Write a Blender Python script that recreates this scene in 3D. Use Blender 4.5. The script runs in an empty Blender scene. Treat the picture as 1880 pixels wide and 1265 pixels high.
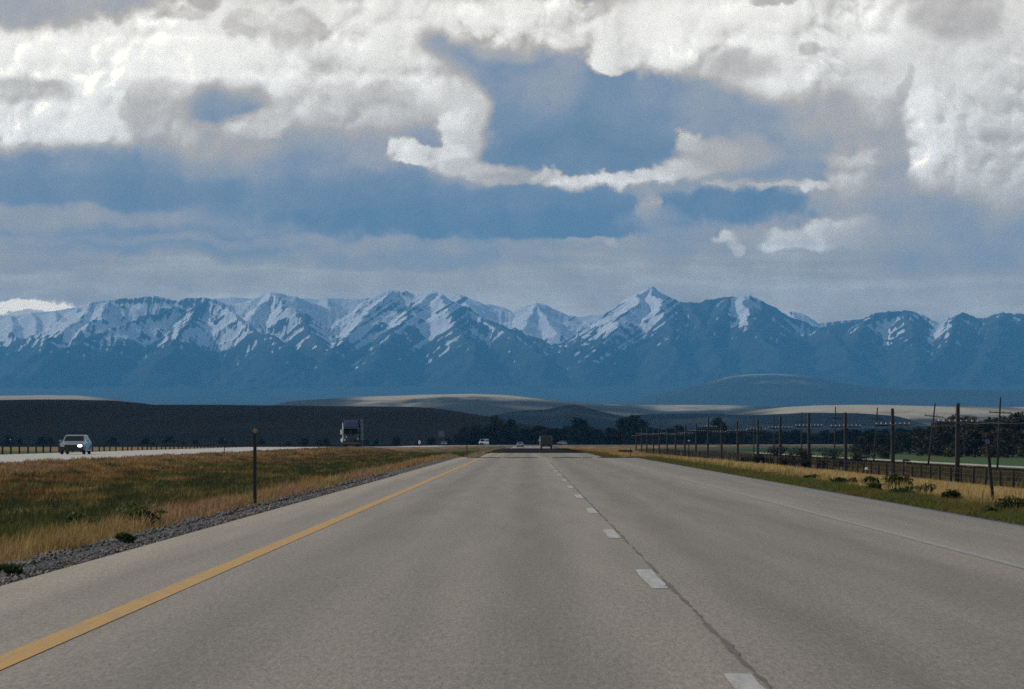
import bpy, math
import numpy as np
from mathutils import Vector

# ------------------------------------------------------------------ basics
S = bpy.context.scene
COL = S.collection
F, VX, VY, CH = 5830.0, 968.0, 805.0, 1.14      # focal length in photo pixels, vanishing point, eye height
RNG = np.random.default_rng(7)


def at(px, py, Z):
    return ((px - VX) / F * Z, Z, CH + (VY - py) / F * Z)


# ------------------------------------------------------------------ noise
def _hash(ix, iy, seed):
    h = (ix.astype(np.int64) * 374761393 + iy.astype(np.int64) * 668265263 + seed * 974711) & 0xFFFFFFFF
    h = ((h ^ (h >> 13)) * 1274126177) & 0xFFFFFFFF
    return (h ^ (h >> 16)) & 0xFFFFFFFF


def pnoise(x, y, seed=0):
    x = np.asarray(x, float); y = np.asarray(y, float)
    x0 = np.floor(x); y0 = np.floor(y); fx = x - x0; fy = y - y0
    u = fx * fx * fx * (fx * (fx * 6 - 15) + 10); v = fy * fy * fy * (fy * (fy * 6 - 15) + 10)

    def g(ix, iy, dx, dy):
        a = _hash(ix, iy, seed) / 4294967296.0 * 6.2831853
        return np.cos(a) * dx + np.sin(a) * dy
    n00 = g(x0, y0, fx, fy); n10 = g(x0 + 1, y0, fx - 1, fy)
    n01 = g(x0, y0 + 1, fx, fy - 1); n11 = g(x0 + 1, y0 + 1, fx - 1, fy - 1)
    return (n00 * (1 - u) * (1 - v) + n10 * u * (1 - v) + n01 * (1 - u) * v + n11 * u * v) * 1.5


def fbm(x, y, octv=4, seed=0, gain=.5):
    a, s, t = 1.0, 0.0, 0.0
    for i in range(octv):
        s = s + a * pnoise(x, y, seed + i * 17); t += a
        x = np.asarray(x) * 2.03 + 11.3; y = np.asarray(y) * 2.03 + 5.7; a *= gain
    return s / t * 1.35


def ridged(x, y, octv=5, seed=0, gain=.5):
    a, s, t = 1.0, 0.0, 0.0
    for i in range(octv):
        s = s + a * (1 - np.abs(pnoise(x, y, seed + i * 13)) * 1.6); t += a
        x = np.asarray(x) * 2.07 + 3.1; y = np.asarray(y) * 2.07 + 8.9; a *= gain
    return s / t


def sstep(a, b, x):
    t = np.clip((x - a) / (b - a), 0, 1)
    return t * t * (3 - 2 * t)


# ------------------------------------------------------------------ object helpers
def tag(o, label=None, cat=None, group=None, kind=None):
    if label: o['label'] = label
    if cat: o['category'] = cat
    if group: o['group'] = group
    if kind: o['kind'] = kind
    return o


def link(name, me, mat=None, parent=None):
    o = bpy.data.objects.new(name, me)
    COL.objects.link(o)
    if mat is not None: me.materials.append(mat)
    if parent is not None: o.parent = parent
    return o


def np_mesh(name, V, faces, colors=None, smooth=False, attrs=None):
    V = np.asarray(V, np.float32); faces = np.asarray(faces, np.int32)
    k = faces.shape[1]
    me = bpy.data.meshes.new(name)
    me.vertices.add(len(V)); me.vertices.foreach_set('co', V.ravel())
    me.loops.add(faces.size); me.loops.foreach_set('vertex_index', faces.ravel())
    me.polygons.add(len(faces)); me.polygons.foreach_set('loop_start', np.arange(0, faces.size, k, dtype=np.int32))
    if smooth: me.polygons.foreach_set('use_smooth', np.ones(len(faces), bool))
    if colors is not None:
        c = np.ones((len(V), 4), np.float32); c[:, :3] = colors
        a = me.attributes.new('tint', 'FLOAT_COLOR', 'POINT'); a.data.foreach_set('color', c.ravel())
    for n, arr in (attrs or {}).items():
        a = me.attributes.new(n, 'FLOAT', 'POINT'); a.data.foreach_set('value', np.asarray(arr, np.float32).ravel())
    me.update(calc_edges=True)
    return me


def grid_faces(nr, nc):
    i = np.arange(nr - 1)[:, None] * nc + np.arange(nc - 1)[None, :]
    return np.stack([i, i + 1, i + nc + 1, i + nc], -1).reshape(-1, 4)


class MB:
    """collects simple solids, then links them as one mesh object"""
    def __init__(self): self.v, self.f = [], []

    def add(self, vs, fs):
        n = len(self.v); self.v += [tuple(p) for p in vs]; self.f += [tuple(i + n for i in f) for f in fs]
        return self

    def box(self, x0, x1, y0, y1, z0, z1, b=0.0):
        if b <= 0:
            v = [(x, y, z) for z in (z0, z1) for x, y in ((x0, y0), (x1, y0), (x1, y1), (x0, y1))]
            return self.add(v, [(3, 2, 1, 0), (4, 5, 6, 7), (0, 1, 5, 4), (1, 2, 6, 5), (2, 3, 7, 6), (3, 0, 4, 7)])
        v, f = [], []
        rings = [(z0, b), (z0 + b, 0), (z1 - b, 0), (z1, b)]
        for z, i in rings:
            c = b
            X0, X1, Y0, Y1 = x0 + i, x1 - i, y0 + i, y1 - i
            v += [(X0 + c, Y0, z), (X1 - c, Y0, z), (X1, Y0 + c, z), (X1, Y1 - c, z), (X1 - c, Y1, z), (X0 + c, Y1, z), (X0, Y1 - c, z), (X0, Y0 + c, z)]
        for r in range(3):
            for k in range(8):
                a, bb = r * 8 + k, r * 8 + (k + 1) % 8
                f.append((a, bb, bb + 8, a + 8))
        f += [tuple(range(7, -1, -1)), tuple(range(24, 32))]
        return self.add(v, f)

    def tube(self, pts, rad, n=8, cap=True):
        pts = [Vector(p) for p in pts]
        rad = list(rad) if hasattr(rad, '__len__') else [rad] * len(pts)
        v, f = [], []
        for i, p in enumerate(pts):
            d = (pts[min(i + 1, len(pts) - 1)] - pts[max(i - 1, 0)]).normalized()
            a = d.cross(Vector((0, 0, 1)) if abs(d.z) < .9 else Vector((0, 1, 0))).normalized(); b = d.cross(a)
            for k in range(n):
                t = 2 * math.pi * k / n
                v.append(p + (a * math.cos(t) + b * math.sin(t)) * rad[i])
        for i in range(len(pts) - 1):
            for k in range(n):
                f.append((i * n + k, i * n + (k + 1) % n, (i + 1) * n + (k + 1) % n, (i + 1) * n + k))
        if cap: f += [tuple(range(n - 1, -1, -1)), tuple(range((len(pts) - 1) * n, len(pts) * n))]
        return self.add(v, f)

    def disc_x(self, cx, cy, cz, r, w, n=18, inner=0.0):
        """wheel-like drum with its axis along x"""
        prof = [(-w / 2, r * .9), (-w / 2 + .03, r), (w / 2 - .03, r), (w / 2, r * .9)]
        v, f = [], []
        for x, rr in prof:
            for k in range(n):
                t = 2 * math.pi * k / n
                v.append((cx + x, cy + rr * math.cos(t), cz + rr * math.sin(t)))
        for i in range(3):
            for k in range(n):
                f.append((i * n + k, i * n + (k + 1) % n, (i + 1) * n + (k + 1) % n, (i + 1) * n + k))
        f += [tuple(range(n - 1, -1, -1)), tuple(range(3 * n, 4 * n))]
        return self.add(v, f)

    def profile(self, prof, wf, inset=.06):
        """solid from a side outline [(y, z)], half width wf(y, z); edges eased by inset"""
        n = len(prof)
        cy = sum(p[0] for p in prof) / n; cz = sum(p[1] for p in prof) / n

        def shr(p):
            d = math.hypot(p[0] - cy, p[1] - cz) or 1
            k = max(0, d - inset) / d
            return (cy + (p[0] - cy) * k, cz + (p[1] - cz) * k)
        v, f = [], []
        for sgn, full in ((-1, 0), (-1, 1), (1, 1), (1, 0)):
            for p in prof:
                w = wf(*p)
                q = p if full else shr(p)
                v.append((sgn * (w - inset if full else w), q[0], q[1]))
        for i in range(3):
            for k in range(n):
                f.append((i * n + k, i * n + (k + 1) % n, (i + 1) * n + (k + 1) % n, (i + 1) * n + k))
        f += [tuple(range(n - 1, -1, -1)), tuple(range(3 * n, 4 * n))]
        return self.add(v, f)

    def panel(self, quad, t):
        """four corners, given a thickness along their normal"""
        q = [Vector(p) for p in quad]
        n = (q[1] - q[0]).cross(q[3] - q[0]).normalized() * t
        v = q + [p + n for p in q]
        return self.add(v, [(3, 2, 1, 0), (4, 5, 6, 7), (0, 1, 5, 4), (1, 2, 6, 5), (2, 3, 7, 6), (3, 0, 4, 7)])

    def build(self, name, mat, parent=None, smooth=False):
        me = bpy.data.meshes.new(name); me.from_pydata(self.v, [], self.f); me.update()
        import bmesh
        bm = bmesh.new(); bm.from_mesh(me); bmesh.ops.recalc_face_normals(bm, faces=bm.faces); bm.to_mesh(me); bm.free()
        if smooth: me.polygons.foreach_set('use_smooth', np.ones(len(me.polygons), bool))
        return link(name, me, mat, parent)


def empty(name, loc=(0, 0, 0), rz=0.0):
    o = bpy.data.objects.new(name, None); COL.objects.link(o)
    o.location = loc; o.rotation_euler = (0, 0, rz); o.empty_display_size = .3
    return o


def dup(root, loc, rz=None, label=None, group=None, scale=None):
    r = root.copy(); COL.objects.link(r); r.location = loc
    if rz is not None: r.rotation_euler = (0, 0, rz)
    if label: r['label'] = label
    if group: r['group'] = group
    if scale is not None: r.scale = scale
    for ch in list(root.children):
        c = ch.copy(); COL.objects.link(c); c.parent = r
        for g in list(ch.children):
            d = g.copy(); COL.objects.link(d); d.parent = c
    return r


# ------------------------------------------------------------------ materials
def newmat(name):
    m = bpy.data.materials.new(name); m.use_nodes = True
    nt = m.node_tree
    return m, nt, nt.nodes['Principled BSDF']


def nd(nt, typ, **kw):
    n = nt.nodes.new(typ)
    ins = kw.pop('ins', {})
    for k, v in kw.items(): setattr(n, k, v)
    for k, v in ins.items():
        if isinstance(v, bpy.types.NodeSocket): nt.links.new(v, n.inputs[k])
        else: n.inputs[k].default_value = v
    return n


def math_(nt, op, a, b=None, c=None, clamp=False):
    n = nt.nodes.new('ShaderNodeMath'); n.operation = op; n.use_clamp = clamp
    for i, v in enumerate((a, b, c)):
        if v is None: continue
        if isinstance(v, bpy.types.NodeSocket): nt.links.new(v, n.inputs[i])
        else: n.inputs[i].default_value = v
    return n.outputs[0]


def vmath(nt, op, a, b=None, c=None, out=0):
    n = nt.nodes.new('ShaderNodeVectorMath'); n.operation = op
    for i, v in enumerate((a, b, c)):
        if v is None: continue
        if isinstance(v, bpy.types.NodeSocket): nt.links.new(v, n.inputs[i])
        else: n.inputs[i].default_value = v
    return n.outputs[out]


def mixc(nt, fac, a, b, mode='MIX'):
    n = nt.nodes.new('ShaderNodeMix'); n.data_type = 'RGBA'; n.blend_type = mode
    for s, v in ((n.inputs[0], fac), (n.inputs[6], a), (n.inputs[7], b)):
        if isinstance(v, bpy.types.NodeSocket): nt.links.new(v, s)
        else: s.default_value = v if not hasattr(v, '__len__') or len(v) == 4 else (*v, 1)
    return n.outputs[2]


def noise_(nt, vec, scale, detail=4, rough=.55, col=False):
    n = nd(nt, 'ShaderNodeTexNoise', ins={'Scale': scale, 'Detail': detail, 'Roughness': rough, 'Vector': vec})
    return n.outputs['Color' if col else 'Fac']


def ramp_(nt, fac, stops, interp='LINEAR'):
    n = nt.nodes.new('ShaderNodeValToRGB'); n.color_ramp.interpolation = interp
    e = n.color_ramp.elements
    while len(e) < len(stops): e.new(.5)
    for i, (p, c) in enumerate(stops):
        e[i].position = p; e[i].color = (*c, 1) if hasattr(c, '__len__') else (c, c, c, 1)
    nt.links.new(fac, n.inputs[0])
    return n.outputs[0]


def plain(name, col, rough=.6, metal=0.0, var=.18, scale=6.0, emit=None, estr=0, coat=0.0, spec=None):
    m, nt, b = newmat(name)
    co = nd(nt, 'ShaderNodeTexCoord').outputs['Object']
    n = noise_(nt, co, scale, 5, .6)
    f = math_(nt, 'MULTIPLY_ADD', n, 2 * var, 1 - var)
    nt.links.new(mixc(nt, 1.0, (*col, 1), nd(nt, 'ShaderNodeCombineColor', ins={0: f, 1: f, 2: f}).outputs[0], 'MULTIPLY'), b.inputs['Base Color'])
    b.inputs['Roughness'].default_value = rough; b.inputs['Metallic'].default_value = metal
    b.inputs['Coat Weight'].default_value = coat
    if spec is not None: b.inputs['Specular IOR Level'].default_value = spec
    if emit:
        b.inputs['Emission Color'].default_value = (*emit, 1); b.inputs['Emission Strength'].default_value = estr
    return m


def tinted(name, rough=.8, trans=0.0, nscale=3.0, var=.25, spec=.15, bump=0.0):
    """colour comes from the mesh's own tint attribute, broken up by noise"""
    m, nt, b = newmat(name)
    a = nd(nt, 'ShaderNodeAttribute', attribute_name='tint').outputs['Color']
    pos = nd(nt, 'ShaderNodeNewGeometry').outputs['Position']
    n = noise_(nt, pos, nscale, 6, .65)
    f = math_(nt, 'MULTIPLY_ADD', n, 2 * var, 1 - var)
    c = mixc(nt, 1.0, a, nd(nt, 'ShaderNodeCombineColor', ins={0: f, 1: f, 2: f}).outputs[0], 'MULTIPLY')
    nt.links.new(c, b.inputs['Base Color'])
    b.inputs['Roughness'].default_value = rough; b.inputs['Specular IOR Level'].default_value = spec
    if bump:
        bp = nd(nt, 'ShaderNodeBump', ins={'Strength': bump, 'Distance': .05, 'Height': n})
        nt.links.new(bp.outputs[0], b.inputs['Normal'])
    if trans > 0:
        t = nd(nt, 'ShaderNodeBsdfTranslucent', ins={'Color': c})
        mx = nd(nt, 'ShaderNodeMixShader', ins={0: trans, 1: b.outputs[0], 2: t.outputs[0]})
        nt.links.new(mx.outputs[0], nt.nodes['Material Output'].inputs['Surface'])
    return m


def asphalt(name, c0, c1, lane=True):
    m, nt, b = newmat(name)
    pos = nd(nt, 'ShaderNodeNewGeometry').outputs['Position']
    big = noise_(nt, vmath(nt, 'MULTIPLY', pos, (.5, .05, 1)), 1.0, 5, .6)
    mid = noise_(nt, vmath(nt, 'MULTIPLY', pos, (1.6, .07, 1)), 1.6, 5, .6)
    fine = noise_(nt, vmath(nt, 'MULTIPLY', pos, (75, 11, 1)), 1.0, 2, .8)
    spk = noise_(nt, vmath(nt, 'MULTIPLY', pos, (34, 3.6, 1)), 1.0, 2, .8)
    vor = nd(nt, 'ShaderNodeTexVoronoi', ins={'Vector': pos, 'Scale': 55.0})
    c = ramp_(nt, mid, [(.3, c0), (.7, c1)])
    if lane:
        x = nd(nt, 'ShaderNodeSeparateXYZ', ins={0: pos}).outputs[0]
        wob = math_(nt, 'MULTIPLY_ADD', noise_(nt, vmath(nt, 'MULTIPLY', pos, (.3, .03, 1)), 1.0, 3), .5, -.25)
        xx = math_(nt, 'ADD', x, wob)
        # polished wheel paths and the oil-darkened middle of each lane
        w = None
        for cx, wd, am in ((-1.75, .40, .24), (.05, .42, .26), (1.75, .45, .28), (3.45, .5, .27), (-.85, .30, .13), (2.6, .35, .18), (5.4, .6, .2), (-3.3, .2, .12)):
            d = math_(nt, 'DIVIDE', math_(nt, 'SUBTRACT', xx, cx), wd)
            g = math_(nt, 'MULTIPLY', math_(nt, 'POWER', .3679, math_(nt, 'MULTIPLY', d, d)), am)
            w = g if w is None else math_(nt, 'ADD', w, g)
        w = math_(nt, 'MULTIPLY', w, math_(nt, 'MULTIPLY_ADD', big, 1.5, .75))
        f = math_(nt, 'SUBTRACT', 1.17, w)
        c = mixc(nt, 1.0, c, nd(nt, 'ShaderNodeCombineColor', ins={0: f, 1: f, 2: f}).outputs[0], 'MULTIPLY')
    f2 = math_(nt, 'ADD', math_(nt, 'MULTIPLY_ADD', fine, 2.6, -.80), math_(nt, 'MULTIPLY_ADD', spk, 2.0, -.50))
    c = mixc(nt, .75, c, mixc(nt, 1.0, c, nd(nt, 'ShaderNodeCombineColor', ins={0: f2, 1: f2, 2: f2}).outputs[0], 'MULTIPLY'))
    hue = noise_(nt, vmath(nt, 'MULTIPLY', pos, (40, 4.5, 1)), 1.0, 3, .8)
    c = mixc(nt, math_(nt, 'MULTIPLY', hue, .7), c, mixc(nt, 1.0, c, (1.12, .97, .80, 1), 'MULTIPLY'))
    # pale chips of aggregate
    chip = math_(nt, 'GREATER_THAN', nd(nt, 'ShaderNodeSeparateColor', ins={0: vor.outputs['Color']}).outputs[0], .955)
    chip = math_(nt, 'MULTIPLY', chip, math_(nt, 'LESS_THAN', vor.outputs['Distance'], .34))
    c = mixc(nt, math_(nt, 'MULTIPLY', chip, .5), c, (.5, .47, .43, 1))
    nt.links.new(c, b.inputs['Base Color'])
    b.inputs['Roughness'].default_value = .68; b.inputs['Specular IOR Level'].default_value = .45
    b.inputs['Sheen Weight'].default_value = .06; b.inputs['Sheen Roughness'].default_value = .4; b.inputs['Sheen Tint'].default_value = (1, .93, .82, 1)
    bp = nd(nt, 'ShaderNodeBump', ins={'Strength': .5, 'Distance': .006, 'Height': fine})
    nt.links.new(bp.outputs[0], b.inputs['Normal'])
    return m


def paint(name, col, under, wear=.5, scale=9.0):
    m, nt, b = newmat(name)
    pos = nd(nt, 'ShaderNodeNewGeometry').outputs['Position']
    n = noise_(nt, vmath(nt, 'MULTIPLY', pos, (1, .16, 1)), scale, 8, .75)
    g = noise_(nt, vmath(nt, 'MULTIPLY', pos, (30, 2.5, 1)), 1.0, 4, .8)
    k = math_(nt, 'ADD', math_(nt, 'MULTIPLY', n, .7), math_(nt, 'MULTIPLY', g, .3))
    f = nd(nt, 'ShaderNodeMapRange', ins={0: k, 1: wear - .14, 2: wear + .14}).outputs[0]
    nt.links.new(mixc(nt, f, (*under, 1), (*col, 1)), b.inputs['Base Color'])
    b.inputs['Roughness'].default_value = .6; b.inputs['Specular IOR Level'].default_value = .3
    return m


# ------------------------------------------------------------------ lie of the land
RC, SB = 300.0, 950.0                     # the highway bends right with this radius from this distance on


def offs(X, Y):
    """signed distance to the right of the highway's reference line"""
    o = np.where(Y <= SB, X, np.where(X < RC, RC - np.hypot(X - RC, Y - SB), SB + RC - Y))
    return o


def road_pt(s, o):
    s = np.asarray(s, float); o = np.asarray(o, float)
    th = np.clip((s - SB) / RC, 0, math.pi / 2)
    ex = np.maximum(s - SB - RC * math.pi / 2, 0)
    X = np.where(s <= SB, o, RC - (RC - o) * np.cos(th) + ex)
    Y = np.where(s <= SB, s, SB + (RC - o) * np.sin(th))
    return X, Y


_Y1 = np.array([-1000, 0, 183, 192, 200, 210, 222, 238, 255, 285, 330, 375, 450, 600, 800, 1300, 40000.])
_H1 = np.array([0, 0, 0, -.01, -.04, -.14, -.34, -.58, -.60, -.43, -.44, -.5, -.68, -.95, -1.2, -1.3, -1.3])


def r1(Y): return np.interp(Y, _Y1, _H1)
def r2(Y): return np.interp(Y, [-1000, 0, 420, 650, 900, 40000], [0, 0, 0, -.6, -1.15, -1.3])


def along(X, Y):
    """distance travelled along the highway"""
    return np.where(Y <= SB, Y, np.where(X < RC, SB + RC * np.arctan2(Y - SB, np.maximum(RC - X, 1e-6)), SB + RC * math.pi / 2 + X - RC))


def ground_z(X, Y, under_roads=True):
    X = np.asarray(X, float); Y = np.asarray(Y, float)
    o = offs(X, Y); s = along(X, Y)
    a, b = r1(s), r2(s)
    far = sstep(900, 1250, Y)
    # median ditch
    t = np.clip((o + 24) / 19.3, 0, 1)
    med = b * (1 - t) + a * t - .55 * np.sin(np.pi * t) ** 1.2 + .06 * fbm(X * .25, Y * .12, 3, 5) * np.sin(np.pi * t)
    # left field
    lf = np.interp(o, [-400, -60, -44, -40, -37], [-.9, -.75, -.7, -.45, 0]) + b
    # right slope down to the fence, then the low field
    low = np.interp(Y, [0, 300, 800, 1250, 2000], [-2.25, -2.45, -2.75, -1.5, -1.3])
    k = np.interp(o, [6.55, 7.2, 9.0, 13, 31, 50], [0, .02, .07, .22, .97, 1.0])
    rt = a * (1 - k) + low * k + .05 * fbm(X * .3, Y * .2, 3, 9) * np.minimum(1, np.maximum(o - 7, 0) / 4)
    z = np.where(o < -37, lf, np.where(o < -24, b, np.where(o < -4.7, med, np.where(o < 6.55, a, rt))))
    z = z * (1 - far * (o > 6.55)) + (-1.3) * far * (o > 6.55)
    if under_roads:
        z = z - .16 * sstep(-37.2, -36.7, o) * (1 - sstep(-24.3, -23.8, o)) - .16 * sstep(-4.45, -4.0, o) * (1 - sstep(6.1, 6.5, o))
    return z


def cl(*c): return np.array(c, float)


STRAW, RUST, GREEN, DARKG, PINK, OLIVE = cl(.27, .18, .070), cl(.165, .085, .028), cl(.070, .078, .020), cl(.032, .040, .016), cl(.28, .165, .095), cl(.11, .095, .032)
GOLD, BROWN, FIELD, DUST = cl(.34, .24, .095), cl(.085, .060, .028), cl(.050, .092, .028), cl(.27, .22, .14)


def lerp(a, b, t): return a * (1 - t[..., None]) + b * t[..., None]


def cover(X, Y):
    """what grows where: tint per point, and how tall it stands"""
    X = np.asarray(X, float); Y = np.asarray(Y, float)
    o = offs(X, Y)
    n1 = fbm(X * .2 + 3, Y * .06, 4, 21); n2 = fbm(X * .6, Y * .22 + 9, 4, 33); n3 = fbm(X * 1.6, Y * .8, 3, 45)
    c = np.zeros(X.shape + (3,)); c[:] = OLIVE
    med = (o < -4.6) & (o > -24.2)
    t = (o + 24) / 19.3
    m = lerp(np.broadcast_to(RUST, c.shape), np.broadcast_to(GREEN, c.shape), sstep(-.25, .3, n1 + .5 * n3 + .60 * np.exp(-((t - .74) / .27) ** 2) - .15))
    m = lerp(m, np.broadcast_to(DARKG, c.shape), sstep(-.05, .4, n2 + .28 * np.exp(-((t - .70) / .25) ** 2)) * .9)
    m = lerp(m, np.broadcast_to(STRAW, c.shape), sstep(.1, .6, -n2 + .3 * n3 + .5 * np.exp(-((t - .12) / .13) ** 2)) * .75)
    m = lerp(m, np.broadcast_to(PINK, c.shape), np.clip(np.exp(-((o + 22.5) / 2.2) ** 2) * .8 * sstep(-.3, .3, n1), 0, 1))
    edge = np.exp(-((o + 5.0) / .42) ** 2)
    ed = lerp(np.broadcast_to(STRAW, c.shape), np.broadcast_to(PINK, c.shape), sstep(-.2, .35, fbm(X * .2, Y * .07, 2, 71)))
    ed = lerp(ed, np.broadcast_to(GREEN, c.shape), sstep(.25, .6, n2))
    m = lerp(m, ed, np.clip(edge * 1.25, 0, 1) * sstep(-.55, .05, n3 + .3))
    c = np.where(med[..., None], m, c)
    # right-hand side
    rs = o >= 6.4
    r = lerp(np.broadcast_to(GREEN * 1.15, c.shape), np.broadcast_to(RUST, c.shape), sstep(-.1, .5, n2) * .6)
    g = lerp(np.broadcast_to(GOLD, c.shape), np.broadcast_to(RUST * 1.25, c.shape), sstep(-.05, .5, n1 + .4 * n3 + np.interp(Y, [150, 330, 700], [-.35, .25, .45])))
    g = lerp(g, np.broadcast_to(OLIVE, c.shape), sstep(.15, .6, n2) * .5)
    r = lerp(r, g, sstep(7.7, 8.8, o + .6 * n3))
    bk = lerp(np.broadcast_to(BROWN, c.shape), np.broadcast_to(OLIVE * .75, c.shape), sstep(-.2, .4, n1 + .3 * n3))
    bk = lerp(bk, np.broadcast_to(DARKG, c.shape), sstep(.0, .5, n2) * .6)
    r = lerp(r, bk, sstep(29.5, 33.0, o + n3))
    fd = lerp(np.broadcast_to(FIELD, c.shape), np.broadcast_to(FIELD * .6 + OLIVE * .35, c.shape), sstep(-.1, .5, fbm(X * .02, Y * .01, 3, 81)))
    r = lerp(r, fd, sstep(59, 62, o) * sstep(250, 330, Y))
    c = np.where(rs[..., None], r, c)
    # left of the far carriageway
    ls = o <= -36.5
    l = lerp(np.broadcast_to(FIELD, c.shape), np.broadcast_to(OLIVE, c.shape), sstep(-41, -37, o) * .6 + .25 * sstep(0, .6, n1))
    l = lerp(l, np.broadcast_to(STRAW * .8 + GREEN * .2, c.shape), sstep(520, 700, Y) * .85)
    c = np.where(ls[..., None], l, c)
    # far plain
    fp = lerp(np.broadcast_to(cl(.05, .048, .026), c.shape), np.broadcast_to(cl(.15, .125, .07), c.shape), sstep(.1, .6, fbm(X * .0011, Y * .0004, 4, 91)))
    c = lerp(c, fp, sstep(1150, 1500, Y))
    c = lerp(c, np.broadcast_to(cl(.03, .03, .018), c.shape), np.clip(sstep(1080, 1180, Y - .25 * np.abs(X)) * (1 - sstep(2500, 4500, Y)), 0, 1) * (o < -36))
    return c


# ------------------------------------------------------------------ ground sheet
xs = [0.0]
st = .45
while xs[-1] < 14500:
    if xs[-1] > 60: st *= 1.09
    xs.append(xs[-1] + st)
xs = np.array(xs); xs = np.concatenate([-xs[:0:-1], xs])
ys = [-900, -500, -200, -80, -30, -10, 0.0]
st = 1.0
while ys[-1] < 33800:
    st = 1.0 if ys[-1] < 60 else max(1.0, ys[-1] * .016)
    ys.append(ys[-1] + st)
ys = np.array(ys)
GX, GY = np.meshgrid(xs, ys)
GZ = ground_z(GX, GY)
ground_mat = tinted('soil_and_turf', .95, 0, 2.2, .45, .05, .6)
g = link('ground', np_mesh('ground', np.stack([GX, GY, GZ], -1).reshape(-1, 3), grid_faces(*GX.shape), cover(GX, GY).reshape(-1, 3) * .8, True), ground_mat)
tag(g, kind='structure')

# ------------------------------------------------------------------ roads
asp = asphalt('worn_grey_asphalt', (.126, .110, .083), (.174, .155, .119))
asp2 = asphalt('pale_asphalt', (.30, .29, .27), (.36, .35, .32), lane=False)
road_dark = plain('matte_black', (.020, .019, .019), 1.0, var=.3, scale=.4, spec=0.0)
s_list = np.concatenate([np.arange(-40, 300, 2.0), np.arange(300, 940, 5.0), np.arange(940, 1900, 8.0)])


def strip(name, o_list, hf, mat, s=s_list, lift=0.0, skirt=.0, parent=None, smooth=True):
    o_list = np.asarray(o_list, float)
    SS, OO = np.meshgrid(s, o_list, indexing='ij')
    X, Y = road_pt(SS, OO); Z = hf(SS) + lift
    V = np.stack([X, Y, Z], -1)
    if skirt:
        a = V[:, :1].copy(); a[..., 2] -= skirt; b = V[:, -1:].copy(); b[..., 2] -= skirt
        V = np.concatenate([a, V, b], 1)
    nr, nc = V.shape[:2]
    return link(name, np_mesh(name, V.reshape(-1, 3), grid_faces(nr, nc)[:, ::1], None, False), mat, parent)


edge_jit = lambda base, seed, amp: base
road = strip('road', np.linspace(-4.07, 6.55, 14), r1, asp, skirt=.3)
tag(road, kind='structure')
road_far = strip('road', np.linspace(-37, -24, 10), r2, asp2, skirt=.25)
tag(road_far, kind='structure')
yel = paint('worn_yellow_paint', (.43, .235, .045), (.22, .18, .11), .42)
wht = paint('worn_white_paint', (.40, .39, .36), (.20, .19, .165), .47)
wht_thin = paint('faded_white_paint', (.27, .265, .25), (.20, .185, .16), .55)
strip('edge_line', [-2.76, -2.585], r1, yel, lift=.004, parent=road)
strip('fog_line', [4.33, 4.45], r1, wht_thin, lift=.004, parent=road)
for side in (-24.9, -36.0):
    strip('edge_line', [side - .06, side + .06], r2, wht, lift=.004, s=s_list[s_list > 60], parent=road_far)
dash = MB(); s0 = 15.36 - 3.5
V, Fc = [], []
for k in range(15):
    a = s0 + k * 12.19
    if a > 186: break
    n = 6
    sl = np.linspace(a, a + 3.5, n)
    for i, s_ in enumerate(sl):
        j = RNG.normal(0, .008, 2)
        V += [(.945 + j[0], s_, r1(s_) + .004), (1.08 + j[1], s_, r1(s_) + .004)]
        if i < n - 1:
            b = len(V) - 2; Fc.append((b, b + 1, b + 3, b + 2))
link('lane_dashes', np_mesh('lane_dashes', V, Fc), wht, road)
# the open joint between the two lanes, and hairline cracks
tar = plain('crack_dark', (.085, .074, .060), .95, var=.5, scale=4)
V, Fc = [], []
sl = np.arange(8, 150, .22)
wob = fbm(sl * .5, sl * 0, 4, 3) * .05 + fbm(sl * 3, sl * 0, 3, 4) * .03
wid = np.clip((.010 + .034 * fbm(sl * .55, sl * 0 + 4, 5, 8, .7)) * np.interp(sl, [10, 30, 150], [1.15, .9, .75]), .0015, .06)
for i, s_ in enumerate(sl):
    c = 1.10 + wob[i] * .35
    V += [(c - wid[i], s_, r1(s_) + .006), (c + wid[i], s_, r1(s_) + .006)]
    if i: b = len(V) - 4; Fc.append((b, b + 1, b + 3, b + 2))
link('lane_joint', np_mesh('lane_joint', V, Fc), tar, road)
strip('dark_band', np.linspace(-5.6, 8.4, 6), r1, road_dark, s=np.arange(352, 716, 5.0), lift=.03, skirt=.3, parent=road)  # matte black sheet over the road beyond the crest
V, Fc = [], []
for (a, b_, s0_, ds) in ((-3.6, -1.6, 188, 6), (-1.4, .6, 187, 5), (1.5, 3.2, 188, 7), (3.3, 3.9, 189, 4), (4.2, 6.4, 187, 8)):
    xx_ = np.linspace(a, b_, 9)
    for i, x_ in enumerate(xx_):
        e = ds * (.55 + .45 * math.sin(math.pi * i / 8)) * (1 + .2 * RNG.normal())
        V += [(x_, s0_, float(r1(s0_)) + .005), (x_, s0_ + e, float(r1(s0_ + e)) + .012)]
        if i: n_ = len(V) - 4; Fc.append((n_, n_ + 2, n_ + 3, n_ + 1))
link('crest_shade', np_mesh('crest_shade', V, Fc), road_dark, road)  # dark sheets painted in for the shade line where the road drops

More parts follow.
